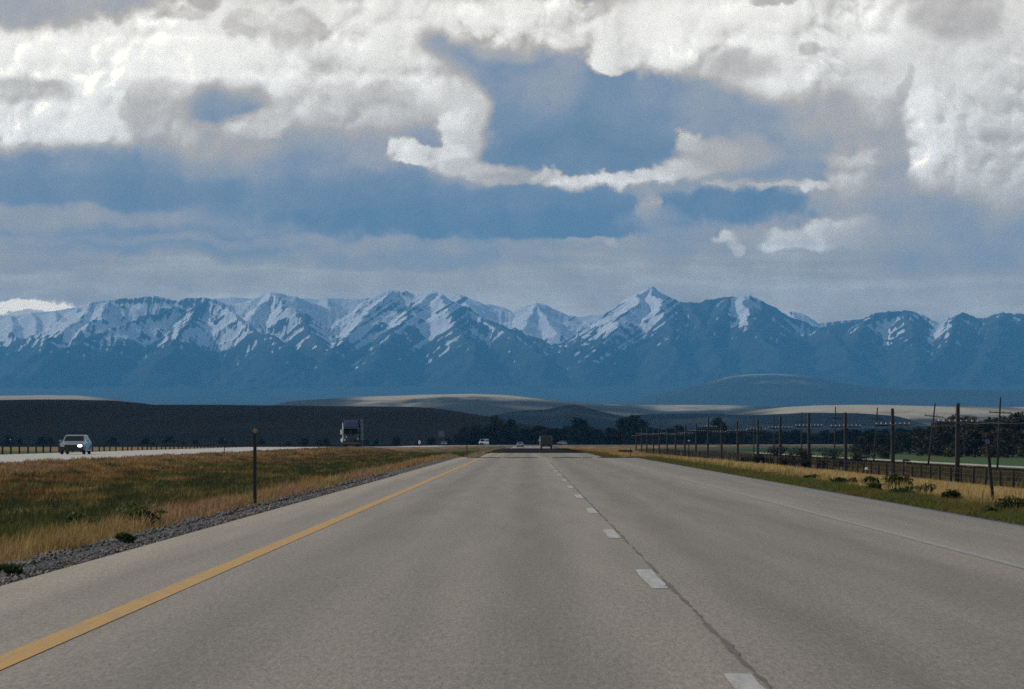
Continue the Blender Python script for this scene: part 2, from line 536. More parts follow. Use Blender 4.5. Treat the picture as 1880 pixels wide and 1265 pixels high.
# gravel shoulder: a sheet, and loose stones on it
gm, nt, b = newmat('crushed_stone')
pos = nd(nt, 'ShaderNodeNewGeometry').outputs['Position']
vo = nd(nt, 'ShaderNodeTexVoronoi', ins={'Vector': pos, 'Scale': 28.0})
cc = ramp_(nt, nd(nt, 'ShaderNodeSeparateColor', ins={0: vo.outputs['Color']}).outputs[1], [(0, (.03, .028, .027)), (.5, (.085, .078, .073)), (1, (.19, .175, .165))])
nt.links.new(cc, b.inputs['Base Color']); b.inputs['Roughness'].default_value = .9; b.inputs['Specular IOR Level'].default_value = .2
bp = nd(nt, 'ShaderNodeBump', ins={'Strength': 1.0, 'Distance': .02, 'Height': vo.outputs['Distance']}); bp.invert = True
nt.links.new(bp.outputs[0], b.inputs['Normal'])
oo = np.linspace(-5.0, -4.05, 9); SS, OO = np.meshgrid(np.concatenate([np.arange(10, 90, .3), np.arange(90, 380, 2.0)]), oo, indexing='ij')
ZZ = np.where(OO < -4.4, ground_z(OO, SS, False) + .02 - .06 * sstep(-4.75, -5.0, OO), r1(SS) - .03 - .02 * np.clip((-4.07 - OO) / .3, 0, 1)) + .012 * fbm(OO * 5, SS * 5, 3, 6)
gs = link('gravel_shoulder', np_mesh('gravel_shoulder', np.stack([OO, SS, ZZ], -1).reshape(-1, 3), grid_faces(*SS.shape), None, True), gm)
tag(gs, kind='structure')


def stones(name, N):
    Z = 20 * (100 / 20) ** RNG.random(N); X = -4.09 - np.abs(RNG.normal(0, .27, N)); X = np.where(X < -5.1, -4.1 - RNG.random(N) * .7, X)
    z = np.where(X < -4.4, ground_z(X, Z, False), r1(Z) - .035)
    r = (.008 + .016 * RNG.random(N) ** 2) * np.interp(Z, [20, 100], [1, 2.2])
    oct_ = np.array([(1, 0, 0), (-1, 0, 0), (0, 1, 0), (0, -1, 0), (0, 0, .8), (0, 0, -.8)], float)
    V = oct_[None] * (1 + .35 * RNG.normal(0, 1, (N, 6, 1))) * r[:, None, None]
    a = RNG.random(N) * 6.28; ca, sa = np.cos(a), np.sin(a)
    V = np.stack([V[..., 0] * ca[:, None] - V[..., 1] * sa[:, None], V[..., 0] * sa[:, None] + V[..., 1] * ca[:, None], V[..., 2]], -1)
    V += np.stack([X, Z, z + .018 + r * .3], -1)[:, None]
    ff = np.array([(0, 2, 4), (2, 1, 4), (1, 3, 4), (3, 0, 4), (2, 0, 5), (1, 2, 5), (3, 1, 5), (0, 3, 5)])
    fc = (np.arange(N)[:, None, None] * 6 + ff[None]).reshape(-1, 3)
    sh = (.035 + .17 * RNG.random(N) ** 1.8)[:, None] * np.array([1.10, .98, .87])
    return np_mesh(name, V.reshape(-1, 3), fc, np.repeat(sh, 6, 0))


gr = link('gravel', stones('gravel', 9000), tinted('loose_stone', .85, 0, 30, .2, .3))
tag(gr, 'grey crushed gravel along the left edge of the asphalt', 'gravel', kind='stuff')


# ------------------------------------------------------------------ grass
def blades(name, X, Y, hgt, wid, tint, lean=.45, z=None):
    N = len(X)
    if z is None: z = ground_z(X, Y, False)
    a = RNG.random(N) * 6.28
    w = wid[:, None] * np.stack([np.cos(a), np.sin(a), a * 0], -1) * .5
    b = RNG.random(N) * 6.28; l = hgt * lean * np.abs(RNG.normal(0, .75, N)) + .0
    tip = np.stack([np.cos(b) * l + .12 * hgt, np.sin(b) * l, hgt], -1)
    base = np.stack([X, Y, z - .02], -1)
    mid = base + tip * np.array([.4, .4, .58])
    V = np.stack([base - w, base + w, mid + w * .8, mid - w * .8, base + tip], 1).reshape(-1, 3)
    k = np.arange(N)[:, None] * 5
    fc = np.concatenate([k + np.array([[0, 1, 2]]), k + np.array([[0, 2, 3]]), k + np.array([[3, 2, 4]])], 0)
    v = RNG.normal(1, .2, (N, 1)).clip(.5, 1.7)
    return np_mesh(name, V, fc, np.repeat(tint * v, 5, 0))


grass_mat = tinted('grass_blades', .75, .42, 6, .2, .12)


def scatter(N, zmin, zmax, olo, ohi, power=1.0):
    Z = zmin * (zmax / zmin) ** (RNG.random(N) ** power)
    o = olo + (ohi - olo) * RNG.random(N)
    px = VX + F * o / Z
    k = (px > -60) & (px < 1945)
    return o[k], Z[k]


def px_w(Z, k=.9): return np.maximum(.007, k * Z / 3175)


# median
parts = []
X, Y = scatter(620000, 22, 430, -23.7, -4.75)
n = fbm(X * .45, Y * .16 + 9, 3, 33)
k = RNG.random(len(X)) < np.clip(.75 + .5 * n, .25, 1)
X, Y, n = X[k], Y[k], n[k]
h = (.09 + .10 * RNG.random(len(X))) * (1 + .5 * n + .8 * fbm(X * 2.2, Y * 1.3, 2, 77)).clip(.25)
dw = np.exp(-((X + 5.0) / .3) ** 2)
h = h * (1 + .3 * dw)
me = blades('median_grass', X, Y, h, px_w(Y, .8), cover(X, Y) * 1.08)
mg = link('median_grass', me, grass_mat)
tag(mg, 'rust and green mottled grass filling the median left of the road', 'grass', kind='stuff')
# dry fringe beside the gravel: seed-headed and thick
X, Y = scatter(70000, 22, 260, -5.25, -4.58)
cl_ = fbm(X * 1.1, Y * .5, 3, 64)
k = RNG.random(len(X)) < np.clip(.32 + 1.9 * cl_, .02, 1)
X, Y, cl_ = X[k], Y[k], cl_[k]
tint = lerp(np.broadcast_to(STRAW, (len(X), 3)), np.broadcast_to(PINK * 1.05, (len(X), 3)), sstep(-.3, .4, fbm(X * .2, Y * .07, 2, 71))) * 1.0
me = blades('dry_grass', X, Y, (.06 + .10 * RNG.random(len(X))) * (1 + 1.0 * cl_), px_w(Y, .85), tint, .5)
tag(link('dry_grass', me, grass_mat), 'straw and pinkish dry grass fringe between the gravel and the median', 'grass', kind='stuff')
# right verge, green
X, Y = scatter(120000, 36, 420, 6.5, 8.5)
n = fbm(X * .9, Y * .2, 3, 12)
h = (.06 + .09 * RNG.random(len(X))) * (1 + .6 * n) * np.interp(X, [6.5, 7.0, 8], [.5, .9, 1.1])
me = blades('verge_grass', X, Y, h, px_w(Y, .9), cover(X, Y) * 1.2)
tag(link('verge_grass', me, grass_mat), 'short green grass strip along the right edge of the asphalt', 'grass', kind='stuff')
# golden slope
X, Y = scatter(230000, 48, 700, 8.2, 31.0)
h = (.15 + .17 * RNG.random(len(X))) * (1 + .5 * fbm(X * .4, Y * .2, 3, 15))
me = blades('golden_grass', X, Y, h, px_w(Y, .85), cover(X, Y) * 1.25, .35)
tag(link('golden_grass', me, grass_mat), 'tall golden dry grass on the slope below the right verge', 'grass', kind='stuff')
# rank brown growth behind the right-hand fence
X, Y = scatter(150000, 185, 900, 31.2, 57.0)
n = fbm(X * .25, Y * .08, 4, 19)
h = (.30 + .40 * RNG.random(len(X))) * (1 + .9 * n).clip(.3) * (1 - .75 * sstep(39, 49, X))
k = (np.abs(X - 56) > 2.2) | (RNG.random(len(X)) < .15)
me = blades('rank_grass', X[k], Y[k], h[k], px_w(Y[k], 1.0), cover(X, Y)[k] * .95, .35)
tag(link('rank_grass', me, grass_mat), 'brown and olive weedy growth behind the right wire fence', 'grass', kind='stuff')

# ------------------------------------------------------------------ pale farm track right of the fence
tm = plain('pale_track_dirt', (.30, .26, .21), .95, var=.3, scale=.6)
tY = np.arange(240, 780, 4.0)
tx = 56 + .5 * fbm(tY * .01, tY * 0, 2, 2)
V = []
for o_ in (-1.6, -.5, .5, 1.6):
    V.append(np.stack([tx + o_, tY, ground_z(tx + o_, tY, False) + .35 + .06 * (abs(o_) < 1)], -1))
V = np.stack(V, 1)
tag(link('path', np_mesh('path', V.reshape(-1, 3), grid_faces(*V.shape[:2]), None, True), tm), kind='structure')


# ------------------------------------------------------------------ hills and mountains
def hill(name, D, prof, depth, base_z, col_fn, rough_h=.10, seed=0, step=3.0, nrow=46, back=.6, apron=None, mat=None):
    """a ridge standing across the view at distance D; prof = crest in photo pixels"""
    p = np.array(prof, float)
    px = np.arange(p[0, 0], p[-1, 0] + step, step)
    crest = CH + (VY - np.interp(px, p[:, 0], p[:, 1])) / F * D
    k = np.ones(7) / 7
    crest = np.convolve(np.pad(crest, 3, mode='edge'), k, mode='valid')
    Xc = (px - VX) / F * D
    v = np.concatenate([np.linspace(-1, 0, nrow), np.linspace(0, 1, nrow // 3)[1:]])
    PX, VV = np.meshgrid(Xc, v); CR = np.broadcast_to(crest, PX.shape)
    Yv = D + np.where(VV < 0, VV * depth, VV * depth * back)
    Xv = PX * (1 + (Yv - D) / D * .4)
    sh = np.where(VV < 0, sstep(-1, 0, VV) ** .8, 1 - sstep(0, 1, VV))
    H = CR - base_z
    sc = depth
    nz = (ridged(Xv / sc * 2.2, Yv / sc * 1.2, 5, seed) - .55) * rough_h * np.maximum(H, 2) * 1.2 + fbm(Xv / sc * 9, Yv / sc * 9, 3, seed + 5) * rough_h * .25 * np.maximum(H, 2)
    Z = base_z + H * sh + nz * np.clip(1 - np.exp(-((VV) / .35) ** 2) * .75, .1, 1) * np.clip((1 - np.abs(VV)) * 4, 0, 1)
    Z = np.where(np.abs(VV) > .999, base_z - 2, Z)
    c = col_fn(Xv, Yv, Z, sh, seed)
    me = np_mesh(name, np.stack([Xv, Yv, Z], -1).reshape(-1, 3), grid_faces(*PX.shape), c.reshape(-1, 3), True)
    return tag(link(name, me, mat or hill_mat), kind='structure')


hill_mat = tinted('hillside_scrub', .95, 0, .08, .35, .05)
far_mat = tinted('far_slopes', .95, 0, .01, .25, .03)


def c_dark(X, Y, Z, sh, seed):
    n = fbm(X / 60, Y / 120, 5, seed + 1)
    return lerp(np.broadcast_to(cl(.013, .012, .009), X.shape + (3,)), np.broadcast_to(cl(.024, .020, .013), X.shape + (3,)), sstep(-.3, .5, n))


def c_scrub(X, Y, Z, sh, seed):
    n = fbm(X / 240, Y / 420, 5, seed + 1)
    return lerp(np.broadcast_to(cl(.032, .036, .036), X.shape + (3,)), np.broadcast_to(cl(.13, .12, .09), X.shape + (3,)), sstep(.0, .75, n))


def c_sun_strip(sun_lo, bands=True, wins=((-9000, 9000),), brk=.0):  # sun patches between cloud shadows, put into the tint as pale strips
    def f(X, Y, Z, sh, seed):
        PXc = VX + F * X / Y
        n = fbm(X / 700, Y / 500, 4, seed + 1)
        t = sstep(sun_lo - .10, sun_lo + .14, sh + .24 * n + .16 * fbm(X / 130, Y / 260, 4, seed + 4, .65))
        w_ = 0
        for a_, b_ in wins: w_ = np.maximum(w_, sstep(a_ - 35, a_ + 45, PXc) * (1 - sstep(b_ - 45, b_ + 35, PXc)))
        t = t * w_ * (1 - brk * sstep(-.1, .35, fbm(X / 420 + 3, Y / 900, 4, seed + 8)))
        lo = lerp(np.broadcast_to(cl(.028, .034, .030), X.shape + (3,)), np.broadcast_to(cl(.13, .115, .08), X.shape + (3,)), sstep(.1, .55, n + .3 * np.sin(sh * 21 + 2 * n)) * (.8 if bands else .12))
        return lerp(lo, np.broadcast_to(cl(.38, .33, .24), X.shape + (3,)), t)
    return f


# dark bluff across the left half, behind the highway
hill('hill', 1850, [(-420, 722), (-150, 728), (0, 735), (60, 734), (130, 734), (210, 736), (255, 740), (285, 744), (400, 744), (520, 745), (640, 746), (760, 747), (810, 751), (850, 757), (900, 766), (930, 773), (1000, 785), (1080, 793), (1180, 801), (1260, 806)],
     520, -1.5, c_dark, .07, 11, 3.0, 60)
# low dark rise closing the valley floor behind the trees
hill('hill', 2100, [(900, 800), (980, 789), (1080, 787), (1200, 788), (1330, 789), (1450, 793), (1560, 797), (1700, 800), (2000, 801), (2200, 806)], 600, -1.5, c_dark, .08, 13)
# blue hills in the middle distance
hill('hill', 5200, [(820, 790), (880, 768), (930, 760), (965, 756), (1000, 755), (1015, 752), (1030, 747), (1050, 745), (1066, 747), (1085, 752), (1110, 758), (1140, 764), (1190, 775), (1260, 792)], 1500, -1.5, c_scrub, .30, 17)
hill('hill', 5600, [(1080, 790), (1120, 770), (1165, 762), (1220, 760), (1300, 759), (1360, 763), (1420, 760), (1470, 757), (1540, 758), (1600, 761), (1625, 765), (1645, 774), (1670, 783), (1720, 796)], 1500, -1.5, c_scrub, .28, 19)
# plateaus beyond; their sunlit strips are painted pale into the colour
hill('hill', 9200, [(480, 752), (540, 738), (600, 734), (640, 731), (700, 729), (760, 727), (820, 725), (870, 724), (930, 727), (985, 732), (1020, 736), (1080, 741), (1180, 750), (1260, 775)], 2600, -1.5, c_sun_strip(.84, True, ((640, 990),), .2), .13, 23, mat=far_mat)
hill('hill', 9600, [(-300, 733), (-100, 728), (0, 727), (90, 726), (150, 727), (190, 731), (230, 736), (290, 745), (400, 765)], 2400, -1.5, c_sun_strip(.70, True, ((-400, 190),), .15), .12, 27, mat=far_mat)
hill('hill', 8300, [(1180, 775), (1280, 762), (1340, 757), (1390, 752), (1440, 747), (1500, 744), (1580, 744), (1680, 746), (1780, 747), (1900, 748), (2150, 750)], 2300, -1.5, c_sun_strip(.58, True, ((1390, 2300),), .75), .13, 29, mat=far_mat)
hill('hill', 10800, [(980, 752), (1060, 744), (1130, 743), (1200, 744), (1300, 744), (1390, 746), (1500, 752)], 2600, -1.5, c_sun_strip(.80, True, ((1070, 1130), (1180, 1370)), .3), .05, 31, mat=far_mat)
hill('hill', 20500, [(1000, 790), (1120, 745), (1190, 728), (1240, 716), (1290, 704), (1335, 692), (1370, 688), (1420, 687), (1465, 689), (1500, 694), (1540, 703), (1590, 711), (1660, 715), (1760, 715), (1900, 717), (2150, 720)], 3400, 60, c_sun_strip(.95, False, ((1320, 1480),), .5), .05, 37, mat=far_mat)

# ---- the snowy range
mm, nt, b = newmat('rock_forest_and_snow')
sn = nd(nt, 'ShaderNodeAttribute', attribute_name='snow').outputs['Fac']
fo = nd(nt, 'ShaderNodeAttribute', attribute_name='forest').outputs['Fac']
pos = nd(nt, 'ShaderNodeNewGeometry').outputs['Position']
nf = noise_(nt, vmath(nt, 'MULTIPLY', pos, (1, 1, .55)), .016, 8, .75)
nb = noise_(nt, pos, .004, 5, .6)
rock = ramp_(nt, nb, [(.3, (.045, .045, .05)), (.7, (.10, .095, .09))])
fcol = ramp_(nt, math_(nt, 'MULTIPLY_ADD', nb, .6, math_(nt, 'MULTIPLY', nf, .4)), [(.36, (.010, .015, .012)), (.5, (.030, .036, .026)), (.64, (.055, .056, .042))])
base = mixc(nt, fo, rock, fcol)
sm = nd(nt, 'ShaderNodeMapRange', interpolation_type='SMOOTHSTEP', ins={0: math_(nt, 'ADD', sn, math_(nt, 'MULTIPLY_ADD', nf, 1.5, -.75)), 1: .30, 2: .70}).outputs[0]
nt.links.new(mixc(nt, sm, base, (.74, .75, .78, 1)), b.inputs['Base Color'])
b.inputs['Roughness'].default_value = .9; b.inputs['Specular IOR Level'].default_value = .05


def box_blur(A, r):
    for ax in (0, 1):
        P = np.pad(A, [(r + 1, r) if i == ax else (0, 0) for i in (0, 1)], mode='edge').cumsum(ax)
        n = 2 * r + 1
        A = (P[n:] - P[:-n]) / n if ax == 0 else (P[:, n:] - P[:, :-n]) / n
    return A


SNOWLINE = np.array([(-200, 628), (0, 626), (90, 632), (200, 622), (330, 612), (400, 626), (500, 622), (600, 628), (650, 640), (720, 612), (800, 622), (900, 622), (1000, 628), (1060, 634), (1120, 628), (1190, 612), (1260, 600), (1330, 585), (1400, 600), (1490, 608), (1560, 606), (1650, 612), (1720, 625), (1800, 596), (1880, 598), (2100, 600)], float)
# more (+) or less (-) snow than the height alone would give: px, py, half width, half height, weight
BIAS = [(80, 595, 70, 25, .9), (250, 612, 90, 18, .7), (250, 552, 70, 10, -.9), (370, 565, 38, 30, -1.0), (380, 615, 60, 20, .7), (460, 580, 40, 22, .7), (510, 560, 28, 18, -.7), (560, 590, 30, 18, -.7),
        (620, 590, 40, 35, .9), (690, 560, 40, 28, -.45), (760, 575, 40, 14, -.5), (780, 590, 50, 14, .8), (845, 580, 18, 30, -.9), (880, 600, 40, 16, -.5), (1000, 600, 70, 20, .9), (1005, 585, 30, 8, -.8),
        (1100, 590, 60, 40, .25), (1190, 560, 40, 25, .4), (1235, 565, 25, 20, -.8), (1290, 575, 45, 30, -1.2), (1362, 572, 10, 36, 2.2), (1410, 580, 35, 30, -.8), (1475, 607, 18, 16, 1.2), (1550, 605, 50, 8, .5),
        (1530, 625, 60, 18, -1.2), (1640, 590, 50, 18, -.6), (1625, 610, 25, 14, .9), (1690, 600, 28, 18, -1.0), (1725, 600, 14, 22, 1.1), (1770, 595, 26, 20, -.7), (1845, 595, 40, 25, -.6)]


def massif(name, segs, px0, px1, rows, base, warp, amp, seed, snowbias, drop=(720, 1150, .10), snow_on=True):
    px = np.arange(px0, px1, 2.0)
    PX, YY = np.meshgrid(px, rows)
    X = (PX - VX) / F * YY
    Xw = X + warp * fbm(X / 420, YY / 420, 4, seed); Yw = YY + warp * 1.6 * fbm(X / 600 + 50, YY / 600, 4, seed + 3)
    H = np.full(X.shape, -1e9); Dm = np.full(X.shape, 1e9)
    for a, bb in segs:
        A = np.array(at(*a)); B = np.array(at(*bb))
        d = B[:2] - A[:2]; L2 = (d ** 2).sum()
        t = np.clip(((Xw - A[0]) * d[0] + (Yw - A[1]) * d[1]) / L2, 0, 1)
        dist = np.hypot(Xw - A[0] - t * d[0], Yw - A[1] - t * d[1])
        h = A[2] + t * (B[2] - A[2]) - drop[0] * (1 - np.exp(-dist / drop[1])) - drop[2] * dist
        Dm = np.where(h > H, dist, Dm); H = np.maximum(H, h)
    fade = np.clip(Dm / 420, .16, 1)
    py0 = VY - (H - CH) / YY * F
    g_ac = np.where(((PX > 640) & (PX < 860)) | ((PX > 1040) & (PX < 1250)), PX * .56 + py0 * .83, PX * .97 + py0 * .25) + 9 * fbm(PX / 40, py0 / 40, 3, seed + 41)
    H = H - amp * .26 * np.clip(fade, .3, 1) * (ridged(g_ac / 13, py0 / 160, 4, seed + 43, .6) - .5) * sstep(690, 630, py0)
    H = H + amp * fade * ((ridged(X / 1300, YY / 1700, 6, seed + 7, .55) - .62) * 2.0 + .35 * fbm(X / 230, YY / 330, 4, seed + 9))
    bz = np.interp(rows, base[0], base[1])[:, None] + 22 * fbm(X / 2500, YY / 2500, 4, seed + 11)
    kk = 60.0
    H = np.maximum(H, bz) + kk * np.exp(-np.abs(H - bz) / kk) * .35
    H[0] = -4; H[-1] = -4
    py = VY - (H - CH) / YY * F
    lap = H - box_blur(H, 5)
    diag = ((PX > 640) & (PX < 860)) | ((PX > 1040) & (PX < 1250))
    ac = np.where(diag, PX * .56 + py * .83, PX * .98 + py * .2); al = np.where(diag, -PX * .83 + py * .56, py)
    nst = np.where(diag, 2.6 * fbm(ac / 6.5, al / 120, 5, seed + 21, .58), 1.5 * fbm(ac / 7.5, al / 50, 5, seed + 21, .66))
    S_ = (np.interp(px, SNOWLINE[:, 0], SNOWLINE[:, 1])[None, :] - py) / 42 + 1.0 * np.tanh(-lap / 9) * .8 + nst * .8 + snowbias
    S_ = np.minimum(S_, 1.0 + .6 * nst)
    for cx, cy, rx, ry, w in BIAS:
        S_ = S_ + w * np.exp(-((PX - cx) / rx) ** 2 - ((py - cy) / ry) ** 2)
    snow = sstep(-.35, 1.0, S_)
    forest = sstep(-14, 28, py - np.interp(px, SNOWLINE[:, 0], SNOWLINE[:, 1])[None, :] + 14 * fbm(PX / 22, py / 14, 3, seed + 31))
    me = np_mesh(name, np.stack([X, YY, H], -1).reshape(-1, 3), grid_faces(*PX.shape), None, True, {'snow': snow, 'forest': forest})
    return tag(link(name, me, mm), kind='structure')


def chain(pts, Y): return [((*p, Y), (*q, Y)) for p, q in zip(pts[:-1], pts[1:])]


crest = chain([(-300, 640), (-100, 632), (0, 636), (90, 640), (140, 600), (165, 566), (180, 556), (200, 550), (225, 544), (262, 541), (285, 538), (305, 539), (322, 547), (335, 546), (350, 541), (368, 539), (392, 541), (408, 546), (425, 553), (450, 551), (480, 540), (500, 534), (520, 536), (545, 542), (565, 551), (600, 566), (635, 580), (655, 574), (680, 550), (700, 536), (716, 533), (735, 538), (746, 535), (765, 541), (783, 536), (800, 531), (815, 538), (832, 552), (868, 574), (900, 589), (960, 610), (1005, 622), (1045, 632), (1062, 624), (1085, 605), (1115, 580), (1145, 555), (1170, 536), (1190, 523), (1206, 531), (1222, 540), (1242, 551), (1262, 554), (1290, 553), (1312, 547), (1335, 542), (1355, 539), (1370, 537), (1388, 545), (1410, 554), (1432, 567), (1455, 577), (1480, 588), (1497, 595), (1530, 592), (1570, 589), (1590, 580), (1602, 574), (1640, 570), (1665, 568), (1685, 574), (1700, 585), (1722, 600), (1738, 604), (1745, 585), (1765, 572), (1782, 578), (1805, 590), (1820, 581), (1845, 571), (1865, 575), (1890, 578), (1960, 566), (2080, 580)], 30000)
sp = [((325, 556, 29700), (230, 592, 28700)), ((230, 592, 28700), (95, 648, 27000)), ((200, 552, 29900), (150, 612, 28600)), ((372, 541, 29900), (340, 600, 28400)), ((340, 600, 28400), (300, 660, 27000)),
      ((385, 542, 29900), (440, 585, 28700)), ((440, 585, 28700), (530, 632, 27300)), ((500, 535, 29900), (560, 585, 28700)), ((560, 585, 28700), (600, 640, 27500)), ((500, 535, 29900), (460, 580, 29000)),
      ((716, 534, 29900), (650, 600, 28600)), ((650, 600, 28600), (600, 655, 27000)), ((800, 532, 29900), (730, 595, 28500)), ((730, 595, 28500), (690, 660, 27000)), ((800, 532, 29900), (835, 590, 28500)), ((835, 590, 28500), (880, 655, 27000)),
      ((870, 574, 29900), (960, 625, 28300)), ((960, 625, 28300), (1010, 660, 27000)), ((1190, 524, 29900), (1130, 595, 28400)), ((1130, 595, 28400), (1080, 660, 27000)), ((1190, 524, 29900), (1230, 590, 28400)), ((1230, 590, 28400), (1240, 660, 27000)),
      ((1262, 554, 29900), (1300, 610, 28400)), ((1300, 610, 28400), (1320, 665, 27000)), ((1370, 538, 29900), (1385, 600, 28500)), ((1385, 600, 28500), (1440, 655, 27000)), ((1350, 540, 29900), (1320, 585, 28900)), ((1497, 595, 29900), (1540, 625, 28500)), ((1540, 625, 28500), (1560, 665, 27000)),
      ((1602, 575, 29900), (1570, 630, 28300)), ((1665, 569, 29900), (1670, 625, 28500)), ((1670, 625, 28500), (1690, 670, 27000)), ((1765, 573, 29900), (1740, 630, 28300)), ((1740, 630, 28300), (1700, 675, 27000)), ((1845, 572, 29900), (1830, 630, 28300)), ((1830, 630, 28300), (1800, 680, 27000)), ((165, 566, 29900), (60, 650, 27600))]
rows = np.concatenate([np.linspace(11500, 24500, 46), np.linspace(24600, 30700, 235), np.linspace(30900, 32000, 6)])
massif('mountain', crest + sp, -240, 2140, rows, ([11500, 14000, 19000, 23500, 26000, 28000, 33000], [-3, 105, 190, 290, 400, 460, 420]), 80, 150, 101, 0.0)
back = chain([(-300, 585), (-100, 576), (0, 579), (30, 579), (60, 573), (100, 570), (135, 565), (165, 564), (260, 552), (400, 546), (425, 544), (470, 548), (560, 546), (585, 550), (600, 546), (625, 548), (655, 548), (740, 546), (830, 545), (842, 539), (853, 541), (864, 552), (884, 559), (900, 558), (922, 564), (942, 574), (955, 566), (968, 559), (985, 555), (1003, 560), (1022, 569), (1042, 577), (1062, 580), (1100, 575), (1200, 560), (1400, 565), (1442, 575), (1452, 571), (1466, 573), (1482, 584), (1500, 593), (1545, 587), (1600, 585), (1690, 575), (1702, 585), (1722, 588), (1745, 582), (1800, 583), (1950, 585), (2080, 590)], 32600)
bsp = [((20, 579, 32500), (30, 625, 31300)), ((60, 574, 32500), (75, 630, 31300)), ((100, 571, 32500), (120, 625, 31300)), ((140, 566, 32500), (150, 620, 31300)), ((600, 547, 32500), (615, 600, 31300)), ((845, 540, 32500), (880, 585, 31300)), ((985, 556, 32500), (960, 605, 31400)), ((985, 556, 32500), (1020, 610, 31400)), ((1455, 572, 32500), (1470, 600, 31300))]
rows = np.concatenate([np.linspace(30400, 32700, 90), np.linspace(32750, 33500, 5)])
massif('mountain', back + bsp, -240, 2140, rows, ([30000, 34000], [300, 300]), 40, 70, 131, .65, drop=(520, 1100, .08))

# ------------------------------------------------------------------ trees, bushes
crown_mat = tinted('dark_leaves', .8, .18, .9, .35, .15)
bark = plain('bark', (.055, .045, .035), .95, var=.4, scale=3)


def leaf_cloud(N, centres, radii, size, rng, tint0, tint1, flat=.8):
    c = np.array(centres, float); r = np.array(radii, float)
    p = r ** 2 / (r ** 2).sum()
    i = rng.choice(len(c), N, p=p)
    d = rng.normal(0, 1, (N, 3)); d /= np.linalg.norm(d, axis=1)[:, None]
    rad = rng.random(N) ** .45
    P = c[i] + d * (r[i] * rad)[:, None] * np.array([1, 1, flat])
    a = rng.normal(0, 1, (N, 3)); a /= np.linalg.norm(a, axis=1)[:, None]
    b = np.cross(a, rng.normal(0, 1, (N, 3))); b /= np.linalg.norm(b, axis=1)[:, None]
    s = size * (.6 + .8 * rng.random(N))[:, None]
    V = np.stack([P - a * s, P + b * s * .55, P + a * s, P - b * s * .55], 1).reshape(-1, 3)
    fc = np.arange(N * 4).reshape(-1, 4)
    cm = lerp(np.broadcast_to(tint0, (len(c), 3)), np.broadcast_to(tint1, (len(c), 3)), rng.random(len(c)))
    t = cm[i] * (.65 + .7 * rng.random((N, 1)))
    return V, fc, np.repeat(t, 4, 0)


def tree_proto(name, h, w, seed, t0, t1, nleaf=1100, size=.30, label='', group=None):
    rng = np.random.default_rng(seed)
    root = empty(name)
    tag(root, label, 'tree', group)
    tr = MB()
    lean = rng.normal(0, .03 * h, 2)
    pts = [(lean[0] * t, lean[1] * t, h * .82 * t - .1) for t in (0, .3, .6, 1)]
    tr.tube(pts, [.035 * h, .028 * h, .018 * h, .006 * h], 7)
    cs, rs = [], []
    n = 11
    for k in range(n):
        a = 2.4 * k + rng.random(); hh = h * (.15 + .77 * (k + .5) / n)
        ro = w * .5 * (.85 - .55 * ((k + .5) / n)) * (.5 + .6 * rng.random())
        e = (math.cos(a) * ro + lean[0] * .5, math.sin(a) * ro + lean[1] * .5, hh)
        tr.tube([(lean[0] * .4, lean[1] * .4, hh - .18 * h), (e[0] * .6, e[1] * .6, hh - .05 * h), e], [.012 * h, .009 * h, .003 * h], 5)
        cs.append(e); rs.append(w * (.17 + .12 * rng.random()) * (1.1 - .35 * k / n))
    cs.append((lean[0], lean[1], h * .86)); rs.append(w * .17)
    tr.build('trunk', bark, root)
    V, fc, t = leaf_cloud(nleaf, cs, rs, size, rng, t0, t1, .85)
    link('crown', np_mesh('crown', V, fc, t), crown_mat, root)
    return root


TD0, TD1 = cl(.018, .018, .010), cl(.034, .030, .015)
T_BR0, T_BR1 = cl(.030, .022, .013), cl(.085, .062, .030)
VALLEY = 'trees in the dark belt across the valley floor'
BEHIND = 'trees behind the green field on the right'
LAB_V = 'dark bushy tree in the dense belt beyond the far bend of the highway'
protos = [tree_proto('cottonwood_tree', 7.0, 6.5, 201 + i, TD0, TD1 if i % 2 else T_BR1, 1300, .33, LAB_V, VALLEY) for i in range(4)]
used = [False] * 4


def put_tree(i, X, Y, h, wsc=1.0, label=None, group=None):
    z = float(ground_z(X, Y))
    sc = (h / 7.0 * wsc, h / 7.0 * wsc, h / 7.0)
    rz = float(RNG.random() * 6.28)
    if not used[i]:
        used[i] = True; o = protos[i]; o.location = (X, Y, z); o.rotation_euler = (0, 0, rz); o.scale = sc
        if label: o['label'] = label
        if group: o['group'] = group
        return o
    o = dup(protos[i], (X, Y, z), rz, label or LAB_V, group or VALLEY, sc)
    return o


def tree_px(i, px, top, Z, wsc, label, group=None):
    X = (px - VX) / F * Z; z = float(ground_z(X, Z))
    h = CH + (VY - top) / F * Z - z
    return put_tree(i, X, Z, h, wsc, label, group)


